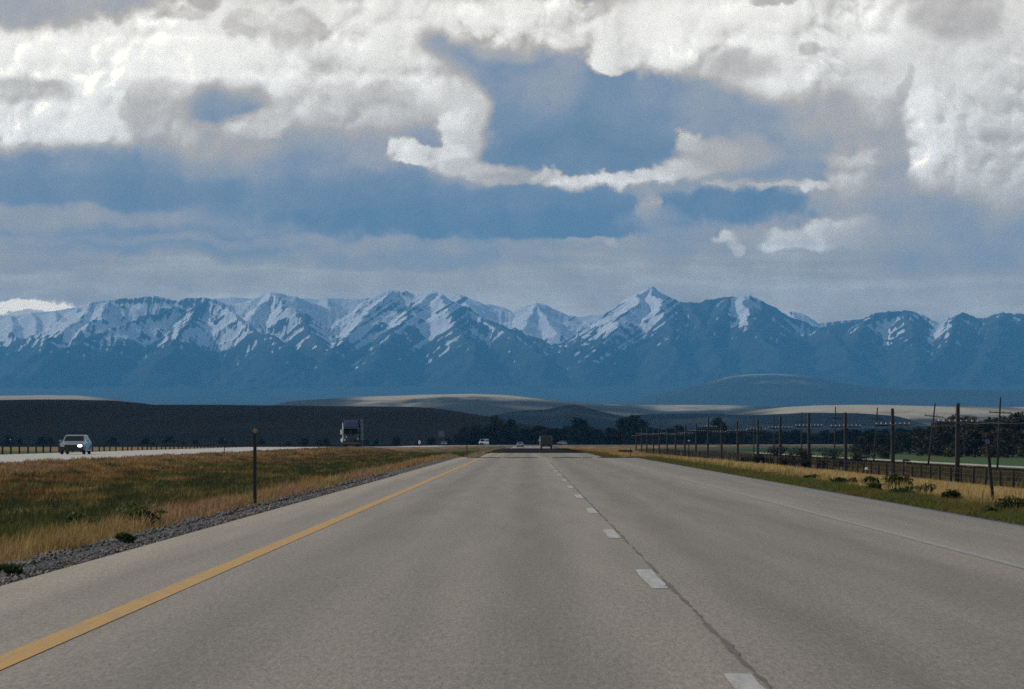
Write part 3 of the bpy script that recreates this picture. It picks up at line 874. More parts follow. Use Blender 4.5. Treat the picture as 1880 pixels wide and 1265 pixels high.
tree_px(0, 1158, 761, 1300, 1.0, 'broad dark tree rising above the valley belt at the middle of the photo', VALLEY)
tree_px(1, 1143, 768, 1320, .8, 'dark tree touching the left side of the broad tree by the middle', VALLEY)
tree_px(2, 1180, 771, 1320, .75, 'dark tree touching the right side of the broad tree by the middle', VALLEY)
tree_px(3, 1065, 768, 1320, 1.05, 'round brown topped tree below the blue cone shaped hill', VALLEY)
tree_px(0, 913, 763, 1420, .9, 'rounded dark tree at the foot of the dark bluff end', VALLEY)
tree_px(1, 936, 771, 1420, .9, 'lower dark tree just right of the rounded tree at the bluff end', VALLEY)
tree_px(2, 1318, 767, 1280, .8, 'round dark tree standing behind the middle of the telegraph poles', VALLEY)
tree_px(3, 1328, 776, 1290, .7, 'small dark tree leaning on the round tree behind the telegraph poles', VALLEY)
for Z, step, lo, hi, a, b_ in ((1300, 17, 860, 1680, 788, 8), (1345, 21, 850, 1700, 785, 8), (1275, 26, 985, 1660, 797, 8)):
    p = lo
    while p < hi:
        tree_px(int(RNG.integers(4)), p + RNG.normal(0, 3), a + (4 if p > 1400 else 0) + abs(RNG.normal(0, b_)) - 4, Z + RNG.normal(0, 12), 1.25 + .3 * RNG.random(), LAB_V, VALLEY)
        p += step * (.75 + .5 * RNG.random())
# bluff-foot trees, left
for k in range(30):
    px_ = -20 + 30 * k + RNG.normal(0, 9)
    tree_px(int(RNG.integers(4)), px_, 806 + RNG.normal(0, 3), 1330 + RNG.normal(0, 25), 1.5, 'low dark tree along the foot of the long bluff on the left', 'trees along the foot of the bluff')
# right-hand grove
LR = 'dark tree in the grove behind the green field on the right'
tree_px(0, 1752, 762, 690, 1.0, 'tall loose crowned tree just left of the nearest telegraph pole top', BEHIND)
tree_px(2, 1728, 775, 700, .85, 'brownish tree at the left end of the grove behind the field', BEHIND)
tree_px(3, 1690, 786, 760, 1.0, 'dark tree between the two leaning power poles behind the field', BEHIND)
tree_px(1, 1880, 759, 640, 1.1, 'tallest dark tree at the right edge of the photo', BEHIND)
for px_, top, Z in ((1775, 766, 680), (1798, 772, 690), (1815, 768, 670), (1838, 772, 680), (1858, 766, 660), (1905, 764, 640), (1930, 770, 650), (1710, 783, 720), (1655, 790, 790), (1625, 795, 820), (1670, 788, 770), (1640, 797, 800),
                    (1765, 790, 640), (1790, 792, 630), (1820, 790, 625), (1850, 788, 620), (1880, 790, 615), (1735, 796, 660), (1910, 790, 610), (1705, 800, 690), (1602, 797, 830), (1585, 800, 840)):
    tree_px(int(RNG.integers(4)), px_, top + RNG.normal(0, 2), Z, 1.2 + .35 * RNG.random(), LR, BEHIND)


def bush(name, w, h, seed, t0, t1, n, size, label, loc, group=None, cat='bush'):
    rng = np.random.default_rng(seed)
    cs, rs = [], []
    for k in range(9):
        a = rng.random() * 6.28; q = rng.random() ** .6
        cs.append((math.cos(a) * w * .36 * q, math.sin(a) * w * .3 * q, h * (.28 + .42 * rng.random() * (1.1 - q * .5)))); rs.append(w * (.14 + .1 * rng.random()))
    V, fc, t = leaf_cloud(n, cs, rs, size, rng, t0, t1, min(1, h / w * 1.5))
    V[:, 2] = np.maximum(V[:, 2], -.02)
    o = empty(name, loc); tag(o, label, cat, group)
    link('leaves', np_mesh('leaves', V, fc, t), crown_mat, o)
    st_ = MB()
    for k in range(7):
        e = cs[k]
        st_.tube([(e[0] * .1, e[1] * .1, -.05), (e[0] * .6, e[1] * .6, e[2] * .6), e], [.012 * max(w, .6), .009 * max(w, .6), .004], 5)
    st_.build('stem', bark, o)
    return o


# weeds on the right verge
WG0, WG1 = cl(.022, .035, .012), cl(.05, .07, .022)
WV = 'leafy weeds along the right verge'
for i, (px_, pyb, wpx, hpx, lab) in enumerate([
        (1488, 884, 26, 9, 'smallest dark weed clump on the verge nearest the distance'),
        (1549, 893, 44, 13, 'low dark weed clump second in the row along the right verge'),
        (1597, 897, 30, 16, 'round dark weed clump between two larger ones on the right verge'),
        (1640, 905, 62, 26, 'largest dark leafy weed mound on the right verge with pale tips'),
        (1608, 905, 40, 12, 'bright green low weed growing against the asphalt edge'),
        (1686, 912, 60, 18, 'broad dark weed mound just right of the largest mound'),
        (1655, 912, 44, 10, 'bright green weed in front of the largest mound on the verge'),
        (1748, 925, 40, 17, 'separate round weed standing in the golden grass'),
        (1858, 944, 62, 22, 'dark green weed clump right of the leaning blue reflector post'),
        (1815, 945, 30, 10, 'small green weed at the foot of the leaning blue reflector post')]):
    for _ in range(1):
        # walk out along the ray until it meets the ground
        for Z in np.arange(30, 200, .25):
            X = (px_ - VX) / F * Z
            if CH + (VY - pyb) / F * Z <= float(ground_z(X, Z, False)): break
    w = wpx / F * Z * 1.35; h = hpx / F * Z * 1.65
    bright = 'bright' in lab or 'small green' in lab
    bush('weed_clump', w, h, 300 + i, WG0 * (1.9 if bright else 1.0), WG1 * (1.9 if bright else 1.1), 900, .027 * Z / 60, lab, (X, Z, float(ground_z(X, Z, False))), WV, 'weed')
# weeds on the left
for i, (px_, pyb, wpx, hpx, lab) in enumerate([
        (258, 972, 82, 36, 'broad leaved dark green weed in the dry grass beside the gravel'),
        (227, 998, 30, 12, 'small upright dark weed at the gravel edge below the broad one'),
        (150, 980, 60, 30, 'grey green weed left of the broad leaved one'),
        (14, 1054, 44, 11, 'dark weed tuft at the left edge of the photo by the gravel'),
        (642, 878, 16, 8, 'tiny green weed on the gravel edge far up the median')]):
    for Z in np.arange(20, 200, .2):
        X = (px_ - VX) / F * Z
        if CH + (VY - pyb) / F * Z <= float(ground_z(X, Z, False)): break
    w = wpx / F * Z * 1.3; h = hpx / F * Z * 1.6
    bush('weed_clump', w, h, 330 + i, WG0 * 1.9, WG1 * 2.0, 300, .034, lab, (X, Z, float(ground_z(X, Z, False))), 'weeds in the median grass', 'weed')
# brush behind the right fence
BR = 'dark bushes behind the right wire fence'
blist = [(1462, 866, 322, 46, 54, 'tall dark bush standing close behind the fence mid row'), (1445, 860, 345, 40, 34, 'dark bush left of the tall bush behind the fence'), (1480, 864, 330, 30, 30, 'dark bush right of the tall bush behind the fence'),
         (1392, 852, 400, 30, 26, 'dark bush behind the fence near the sixth telegraph pole'), (1412, 850, 410, 26, 22, 'small bush behind the fence between two telegraph poles'), (1370, 846, 450, 26, 16, 'low bush behind the fence farther up the row'),
         (1508, 856, 345, 40, 30, 'dark bush behind the fence beside the fourth telegraph pole'), (1540, 858, 335, 46, 32, 'wide dark bush behind the fence near the third telegraph pole'), (1575, 852, 380, 44, 34, 'dark bush in front of the leaning power pole'),
         (1525, 838, 470, 60, 36, 'broad dark thicket beyond the track at the middle of the pole row'), (1470, 832, 560, 60, 30, 'dark thicket beyond the track left of the broad one'), (1430, 826, 640, 60, 26, 'far dark thicket at the end of the brown field'),
         (1590, 838, 480, 50, 36, 'dark thicket right of the broad one beyond the track'), (1622, 836, 520, 40, 30, 'dark thicket at the left end of the green field'), (1665, 838, 460, 16, 10, 'small lone bush on the edge of the green field'),
         (1148, 831, 640, 30, 9, 'low grey brown brush heap beside the far end of the fence')]
for i, (px_, pyb, Z, wpx, hpx, lab) in enumerate(blist):
    X = (px_ - VX) / F * Z
    bush('brush_bush', wpx / F * Z, hpx / F * Z, 360 + i, cl(.016, .016, .010), cl(.032, .030, .017), 650, .11 * Z / 400, lab, (X, Z, float(ground_z(X, Z, False))), BR)

# ------------------------------------------------------------------ delineator posts
steel = plain('galvanised_post', (.045, .046, .038), .6, .3, var=.3, scale=8)
amber = plain('amber_reflector', (.42, .26, .08), .3, var=.05)
blue = plain('blue_reflector', (.07, .11, .24), .3, var=.05, emit=None)
whitem = plain('white_reflector', (.8, .8, .78), .25, var=.05)


def delineator(X, Y, h, refl, label, group, kind='diamond', lean=0.0, rx=0.0):
    z = float(ground_z(X, Y, False))
    o = empty('delineator_post', (X, Y, z)); tag(o, label, 'post', group)
    p = MB()                                    # a steel channel: web and two flanges
    p.box(-.022, .022, 0, .008, -.25, h).box(-.028, -.022, -.022, .012, -.25, h).box(.022, .028, -.022, .012, -.25, h)
    p.build('post', steel, o)
    r = MB()
    s = .048
    if kind == 'diamond':
        r.add([(-s, -.012, h), (0, -.012, h - s), (s, -.012, h), (0, -.012, h + s), (-s, -.002, h), (0, -.002, h - s), (s, -.002, h), (0, -.002, h + s)],
              [(0, 1, 2, 3), (7, 6, 5, 4), (0, 4, 5, 1), (1, 5, 6, 2), (2, 6, 7, 3), (3, 7, 4, 0)])
    else:
        n = 14
        v = [(s * .9 * math.cos(6.283 * k / n), y, h - .05 + s * .9 * math.sin(6.283 * k / n)) for y in (-.036, -.024) for k in range(n)]
        r.add(v, [tuple(range(n - 1, -1, -1)), tuple(range(n, 2 * n))] + [(k, (k + 1) % n, n + (k + 1) % n, n + k) for k in range(n)])
    r.build('reflector', refl, o)
    o.rotation_euler = (rx, lean, 0)
    return o


delineator(-4.63, 54, 1.27, amber, 'dark steel delineator post with amber diamond at the left gravel edge', None)
delineator(8.52, 58, 1.26, blue, 'leaning dark steel post with round blue reflector in the right weeds', None, 'round', math.radians(-5.5))
DG = 'small delineator posts along the highway'
delineator(-4.63, 244, 1.2, amber, 'thin distant post where the median narrows left of the lane', DG)
delineator(-22.6, 237, 1.2, amber, 'thin post on the far side of the median beside the oncoming road', DG)
delineator(-37.6, 231, 1.2, whitem, 'thin post beyond the oncoming road near the left edge of the photo', DG, 'round')
delineator(8.5, 167, 1.2, whitem, 'thin post on the right verge in front of the far telegraph poles', DG, 'round')
delineator(8.5, 262, 1.2, whitem, 'thin post farther up the right verge before the bend', DG, 'round')
# white marker by the fence
X, Y = (1591 - VX) / F * 262, 262
o = empty('marker_post', (X, Y, float(ground_z(X, Y)))); tag(o, 'short dark post with bright white round cap by the right fence', 'post')
MB().tube([(0, 0, -.2), (0, 0, .75)], .045, 8).build('post', steel, o)
MB().tube([(0, 0, .68), (0, 0, .72), (0, 0, .86), (0, 0, .9)], [.06, .13, .13, .05], 12).build('cap', plain('white_cap', (.85, .85, .83), .25, var=.04), o)

# ------------------------------------------------------------------ fences
wood = plain('weathered_post_wood', (.034, .028, .022), .95, var=.45, scale=5)
wire_m = plain('fence_wire', (.10, .10, .10), .6, .4, var=.2)


def fence(name, X0, ylist, hgt, label, Xs=None):
    root = empty(name, (X0, float(ylist[0]), float(ground_z(X0, ylist[0])))); tag(root, label, 'fence')
    base = np.array(root.location)
    mes = []
    for v in range(4):
        rg = np.random.default_rng(50 + v)
        mb = MB(); h = hgt * (1 + rg.normal(0, .07)); l = rg.normal(0, .03, 2)
        mb.tube([(0, 0, -.3), (l[0] * .5, l[1] * .5, h * .5), (l[0], l[1], h)], [.095, .09, .08], 7)
        oo_ = mb.build('post', wood, root); mes.append(oo_)
    for i, y in enumerate(ylist):
        if i < 4: p = mes[i]
        else:
            p = mes[i % 4].copy(); COL.objects.link(p); p.parent = root
        p.location = (RNG.normal(0, .05), float(y) - base[1], float(ground_z(X0, y)) - base[2])
        p.rotation_euler = (RNG.normal(0, .02), RNG.normal(0, .03), RNG.random() * 6)
    yy = np.linspace(ylist[0], ylist[-1], len(ylist) * 2)
    zz = ground_z(np.full_like(yy, X0), yy)
    for k in range(4):
        MB().tube([(.08, float(a) - base[1], float(c) - base[2] + hgt * (.22 + .235 * k)) for a, c in zip(yy, zz)], .004, 4, False).build('wire', wire_m, root)
    return root


fence('wire_fence', 30.6, 194 + 5.9 * np.arange(88), 1.42, 'dark wooden post and wire fence along the foot of the right slope')
fence('wire_fence', -47.5, 262 + 5.0 * np.arange(70), 1.2, 'thin post and wire fence bordering the green field on the left')

# ------------------------------------------------------------------ telegraph and power poles
polewood = plain('creosoted_pole', (.030, .025, .020), .9, var=.4, scale=3)
glass_ins = plain('glass_insulator', (.75, .8, .8), .08, var=.03, spec=1.0, coat=1.0)
dark_ins = plain('dark_insulator', (.03, .03, .03), .4, var=.1)
ORD = 'nearest second third fourth fifth sixth seventh eighth ninth tenth eleventh twelfth thirteenth fourteenth fifteenth sixteenth seventeenth eighteenth nineteenth'.split()


def pole(name, h, r0, r1_, arms, ins_mat, nins):
    root = empty(name)
    mb = MB(); mb.tube([(0, 0, -.6), (0, 0, h * .35), (0, 0, h * .7), (0, 0, h - .06), (0, 0, h)], [r0 * 1.05, r0, (r0 + r1_) / 2, r1_, r1_ * .8], 10)
    mb.build('shaft', polewood, root, True)
    for (z, half) in arms:
        a = MB(); a.box(-half, half, -r1_ - .11, -r1_ - .005, z - .055, z + .055, .008)
        ao = a.build('crossarm', polewood, root)
        b = MB()
        for s in (-1, 1): b.panel([(s * .55, -r1_ - .115, z - .02), (s * .55, -r1_ - .115, z + .02), (s * .05, -r1_ - .115, z - .52), (s * .05, -r1_ - .115, z - .56)], .02)
        b.build('brace', polewood, root)
        for k in range(nins):
            x = -half + .1 + (2 * half - .2) * k / (nins - 1)
            if abs(x) < .12: continue
            m = MB(); m.tube([(x, -r1_ - .06, z + .05), (x, -r1_ - .06, z + .10), (x, -r1_ - .06, z + .12), (x, -r1_ - .06, z + .19), (x, -r1_ - .06, z + .23)], [.014, .014, .05, .045, .02], 8)
            m.build('insulator', ins_mat, ao, True)
    return root


TG = 'telegraph poles standing in the line of the right fence'
tp = pole('telegraph_pole', 6.05, .175, .14, [(4.62, 1.5)], glass_ins, 8)
SPC = 39.6; Y0 = 229.3; X0 = 31.0
tops = []
for k in range(18):
    Y = Y0 + k * SPC; X = X0 + RNG.normal(0, .06)
    z = float(ground_z(X, Y))
    hs = 1 + (.12 if k in (8, 9) else 0) + (RNG.normal(0, .045) if k > 2 else 0)
    lab = ('nearest' if k == 0 else ORD[k]) + ' dark telegraph pole in the row along the right fence, counted from the camera'
    if k == 0: o = tp; o.location = (X, Y, z); tag(o, lab, 'pole', TG)
    else: o = dup(tp, (X, Y, z), 0, lab, TG)
    o.scale = (1, 1, hs); o.rotation_euler = (RNG.normal(0, .012), RNG.normal(0, .016), RNG.normal(0, .08))
    tops.append((X, Y, z + 4.62 * hs + .2))
PG = 'power poles beyond the track on the right'
pp = pole('power_pole', 8.0, .125, .09, [(6.3, 1.28)], dark_ins, 4)
ptops = []
for k, (bx, tx_, top) in enumerate([(1831, 1837, 729), (1704, 1717, 739), (1604, 1611, 748), (1532, 1534, 747), (1471, 1472, 757), (1421, 1421, 762), (1384, 1384, 765)]):
    X = 53.4; Z = X * F / (bx - VX)
    z = float(ground_z(X, Z)); h = CH + (VY - top) / F * Z - z
    lean = math.atan2((tx_ - bx) / F * Z, h)
    lab = ('nearest' if k == 0 else ORD[k]) + ' thin power pole with a single crossarm beyond the telegraph row'
    if k == 0: o = pp; o.location = (X, Z, z); tag(o, lab, 'pole', PG)
    else: o = dup(pp, (X, Z, z), 0, lab, PG)
    o.scale = (1, 1, h / 8.0); o.rotation_euler = (0, lean, RNG.normal(0, .15) if k == 0 else 0)
    ptops.append((X + math.sin(lean) * 6.3 * h / 8, Z, z + 6.3 * h / 8 * math.cos(lean)))


def wires(tops, xoff, label, group, sag, r):
    pts = []
    a = tops[0]; b = tops[1]
    tops = [(2 * a[0] - b[0], 2 * a[1] - b[1], 2 * a[2] - b[2])] + list(tops)
    for (p, q) in zip(tops[:-1], tops[1:]):
        for i in range(8):
            t = i / 8
            pts.append((p[0] + (q[0] - p[0]) * t + xoff, p[1] + (q[1] - p[1]) * t, p[2] + (q[2] - p[2]) * t - 4 * sag * t * (1 - t)))
    pts.append((tops[-1][0] + xoff, tops[-1][1], tops[-1][2]))
    o = MB().tube(pts, r, 4, False).build('wire', wire_m)
    tag(o, label, 'wire', group)


for x, l in ((-1.4, 'leftmost sagging wire strung along the telegraph poles'), (-.65, 'second wire from the left strung along the telegraph poles'), (.65, 'third wire from the left strung along the telegraph poles'), (1.4, 'rightmost sagging wire strung along the telegraph poles')):
    wires(tops, x, l, 'telegraph wires', .35, .0035)
for x, l in ((-1.15, 'left wire carried by the thin power poles'), (1.15, 'right wire carried by the thin power poles')):
    wires(ptops, x, l, 'power wires', .8, .004)
# little reddish gate post where the track begins
X, Y, Z = (1663 - VX) / F * 380, 380, 0
o = empty('gate_post', (X, Y, float(ground_z(X, Y)))); tag(o, 'short reddish wooden post where the pale track passes the brown growth', 'post')
MB().tube([(0, 0, -.2), (.02, 0, .5), (.03, 0, 1.0)], [.11, .10, .09], 8).build('shaft', plain('reddish_wood', (.22, .11, .07), .9, var=.3), o)
MB().tube([(.03, 0, 1.0), (.03, 0, 1.03), (.03, 0, 1.07)], [.10, .10, .03], 8).build('cap', plain('post_cap', (.16, .09, .06), .9, var=.3), o)

# ------------------------------------------------------------------ vehicles
rubber = plain('tyre_rubber', (.015, .015, .015), .85, var=.2)
chrome = plain('chrome', (.75, .75, .76), .12, 1.0, var=.02)
rimm = plain('wheel_rim', (.35, .35, .36), .35, .8, var=.1)
glass = plain('tinted_glass', (.008, .009, .010), .12, var=.02, spec=.15)
trim = plain('black_trim', (.02, .02, .02), .5, var=.15)
plate_m = plain('plain_plate', (.6, .6, .58), .5, var=.05)
lamp_on = plain('lit_headlamp', (.9, .9, .85), .1, var=.02, emit=(1, .97, .9), estr=6)
lamp_off = plain('clear_headlamp', (.55, .57, .58), .08, var=.05, spec=1.0)
tail_m = plain('tail_lamp', (.25, .015, .012), .2, var=.05)


def wheel(parent, x, y, r, w):
    t = MB().disc_x(x, y, r, r, w).build('wheel', rubber, parent)
    s = 1 if x > 0 else -1
    MB().disc_x(x + s * (w / 2 - .01), y, r, r * .62, .05, 14).build('rim', rimm, t)


def car(name, paint_m, label, loc, rz, lights=lamp_off, group=None, wagon=False, width=.86):
    """front of the car looks along -y"""
    o = empty(name, loc, rz); tag(o, label, 'car', group)
    w = width
    MB().box(-w + .03, w - .03, -2.30, -2.02, .25, .71, .03).build('front_shade', trim, o)  # black box over the nose stands in for its shaded front
    body = MB().profile([(-2.20, .34), (-2.27, .50), (-2.20, .68), (-2.0, .76), (-1.0, .90), (.2, .93), (1.55, .95), (2.12, .92), (2.24, .80), (2.24, .45), (2.15, .32), (1.0, .24), (-1.0, .24)],
                        lambda y, z: w - .05 * max(0, (abs(y) - 1.6)) ** 1.0 - (.05 if z > .8 else 0), .07).build('body', paint_m, o)
    rr = 1.85 if wagon else 1.12
    re = 2.15 if wagon else 1.75
    cab = MB()
    tw, bw = w - .20, w - .07
    v = [(-bw, -1.0, .89), (bw, -1.0, .89), (bw, re, .93), (-bw, re, .93), (-tw, -.22, 1.36), (tw, -.22, 1.36), (tw, rr, 1.36), (-tw, rr, 1.36), (-tw + .12, -.12, 1.40), (tw - .12, -.12, 1.40), (tw - .12, rr - .1, 1.40), (-tw + .12, rr - .1, 1.40)]
    cab.add(v, [(0, 1, 5, 4), (1, 2, 6, 5), (2, 3, 7, 6), (3, 0, 4, 7), (4, 5, 9, 8), (5, 6, 10, 9), (6, 7, 11, 10), (7, 4, 8, 11), (8, 9, 10, 11), (3, 2, 1, 0)])
    cab.build('cabin', paint_m, o)

    def on(q, e=.012):   # quad slightly proud of the cabin
        q = [Vector(p) for p in q]; c = sum(q, Vector()) / 4
        return [c + (p - c) for p in q]

    def lp(a, b, t): return tuple(a[i] + (b[i] - a[i]) * t for i in range(3))

    def pane(nm, a, b, c, d, m0=.10, m1=.10, mv0=.14, mv1=.10):
        # a,b bottom; c,d top (b->c, a->d)
        def P(u, vv): return lp(lp(a, b, u), lp(d, c, u), vv)
        MB().panel([P(m0, mv0), P(1 - m1, mv0), P(1 - m1, 1 - mv1), P(m0, 1 - mv1)], .012).build(nm, glass, o)
    pane('windscreen', v[0], v[1], v[5], v[4], .06, .06)
    pane('rear_window', v[2], v[3], v[7], v[6], .08, .08)
    pane('side_window', v[1], v[2], v[6], v[5], .14, .10, .16, .12)
    pane('side_window', v[3], v[0], v[4], v[7], .10, .14, .16, .12)
    MB().box(-w + .10, w - .10, -2.31, -2.20, .34, .52, .03).build('bumper', trim, o)
    MB().box(-.42, .42, -2.325, -2.20, .55, .68, .01).build('grille', trim, o)
    for s in (-1, 1):
        MB().box(s * .62 - .15, s * .62 + .15, -2.34, -2.10, .54, .68, .03).build('headlight', lights if s > 0 else lamp_off, o)
        MB().box(s * (w + .09) - .09, s * (w + .09) + .09, -.80, -.68, .90, 1.03, .025).build('mirror', paint_m, o)
        MB().box(s * .60 - .16, s * .60 + .16, 2.20, 2.27, .62, .80, .015).build('tail_lamp', tail_m, o)
        for y in (-1.38, 1.30): wheel(o, s * (w - .11), y, .31, .20)
    MB().box(-w + .10, w - .10, 2.20, 2.31, .36, .54, .03).build('bumper', trim, o)
    MB().box(-.16, .16, 2.305, 2.33, .55, .67).build('licence_plate', plate_m, o)
    return o


def rz_of(X, Y): return 0.0


silver = plain('silver_white_paint', (.24, .26, .29), .25, .0, var=.02, coat=1.0)
bluegrey = plain('blue_grey_paint', (.13, .16, .20), .3, .0, var=.02, coat=1.0)
paleblue = plain('pale_blue_paint', (.30, .38, .46), .3, .0, var=.02, coat=1.0)
white_p = plain('white_paint', (.75, .75, .74), .3, .0, var=.03, coat=.8)
mauve = plain('dull_mauve_paint', (.22, .19, .22), .3, .0, var=.03, coat=.8)
darkp = plain('dark_paint', (.020, .022, .022), .35, .0, var=.05, coat=.6)

Zc = 229.0
car('car', silver, 'silver white sedan coming towards the camera on the far left carriageway', ((139 - VX) / F * Zc, Zc, float(r2(Zc)) + .002), 0.0, lamp_on, width=.90)
# oncoming car far off
X, Y = road_pt(1000, -27.5)
car('car', bluegrey, 'small blue grey oncoming car left of the grey sign far up the road', ((815.5 - VX) / F * 1000, 1000, float(r2(1000)) + .002), 0.0, lamp_off)
# going away, left lane
car('car', paleblue, 'small pale blue car driving away in the left lane near the bend', ((955 - VX) / F * 800, 800, float(r1(800)) + .002), math.pi)
# car on the bend
s_ = 950 + RC * math.asin((RC - 21.0) * 0 + .45)
th = .50
X, Y = (RC - (RC + 28) * math.cos(th), SB + (RC + 28) * math.sin(th))
car('car', mauve, 'tiny dull mauve car crossing right of the dark truck on the far bend', (float(X) + 0, float(Y), float(r2(SB + RC * th)) + .002), -th + 0.0, lamp_off)


def van(loc, rz):
    o = empty('van', loc, rz); tag(o, 'white roofed van on the far bend above the narrowing median', 'van')
    MB().profile([(-2.5, .4), (-2.55, .8), (-2.4, 1.1), (-1.75, 1.25), (-1.1, 2.05), (2.4, 2.1), (2.5, 1.9), (2.5, .4), (2.3, .3), (-2.3, .3)], lambda y, z: .97 - .10 * max(0, z - 1.1), .06).build('body', white_p, o)
    MB().panel([(-.78, -1.74, 1.33), (.78, -1.74, 1.33), (.72, -1.18, 2.0), (-.72, -1.18, 2.0)], .03).build('windscreen', glass, o)
    MB().box(-.5, .5, -2.60, -2.5, .6, .95, .01).build('grille', trim, o)
    MB().box(-.95, .95, -2.64, -2.5, .36, .56, .02).build('bumper', trim, o)
    for s in (-1, 1):
        MB().box(s * .68 - .14, s * .68 + .14, -2.60, -2.45, .68, .9, .02).build('headlight', lamp_off, o)
        MB().panel([(s * .985, -1.0, 1.3), (s * .985, 2.2, 1.3), (s * .93, 2.2, 1.9), (s * .93, -1.0, 1.9)], .012 * -s).build('side_window', glass, o)
        for y in (-1.6, 1.6): wheel(o, s * .85, y, .35, .22)
    return o


th = .30
van((RC - (RC + 29) * math.cos(th), SB + (RC + 29) * math.sin(th), float(r2(SB + RC * th)) + .002), -th)


def motorhome(loc, rz):
    """seen from behind: the back looks along -y"""
    o = empty('box_truck', loc, rz); tag(o, 'dark box bodied truck driving away in the right lane', 'truck')
    MB().box(-1.22, 1.22, -2.6, 2.2, .75, 2.65, .06).build('box_body', darkp, o)
    MB().profile([(2.25, .55), (2.25, 2.3), (3.1, 2.3), (3.6, 1.55), (4.4, 1.35), (4.5, .6), (4.2, .45), (2.5, .45)], lambda y, z: 1.0, .06).build('cab', darkp, o)
    MB().box(-1.05, 1.05, -2.66, 2.2, .48, .74, .02).build('chassis', trim, o)
    MB().box(-1.2, 1.2, -2.75, -2.6, .46, .62, .02).build('bumper', trim, o)
    MB().box(-.85, .85, -2.63, -2.60, .95, 2.45).build('rear_door', plain('dull_door', (.045, .045, .043), .5, var=.1), o)
    for s in (-1, 1):
        MB().box(s * .95 - .12, s * .95 + .12, -2.66, -2.6, .80, .92, .01).build('tail_lamp', tail_m, o)
        MB().box(s * 1.36 - .10, s * 1.36 + .10, 2.9, 3.0, 1.5, 2.0, .03).build('mirror', chrome if s < 0 else trim, o)  # bright left, black right: the sun side put into the material
        for y in (-1.3, 3.3): wheel(o, s * .95, y, .42, .28)
    MB().box(-.17, .17, -2.78, -2.75, .50, .62).build('licence_plate', plate_m, o)
    MB().tube([(-1.245, -2.5, .9), (-1.245, -2.5, 2.5)], .05, 8).build('sunlit_edge', chrome, o)  # chrome tube added down the left corner as its sunlit edge
    return o


motorhome(((1003 - VX) / F * 620, 620, float(r1(620)) + .032), 0.0)


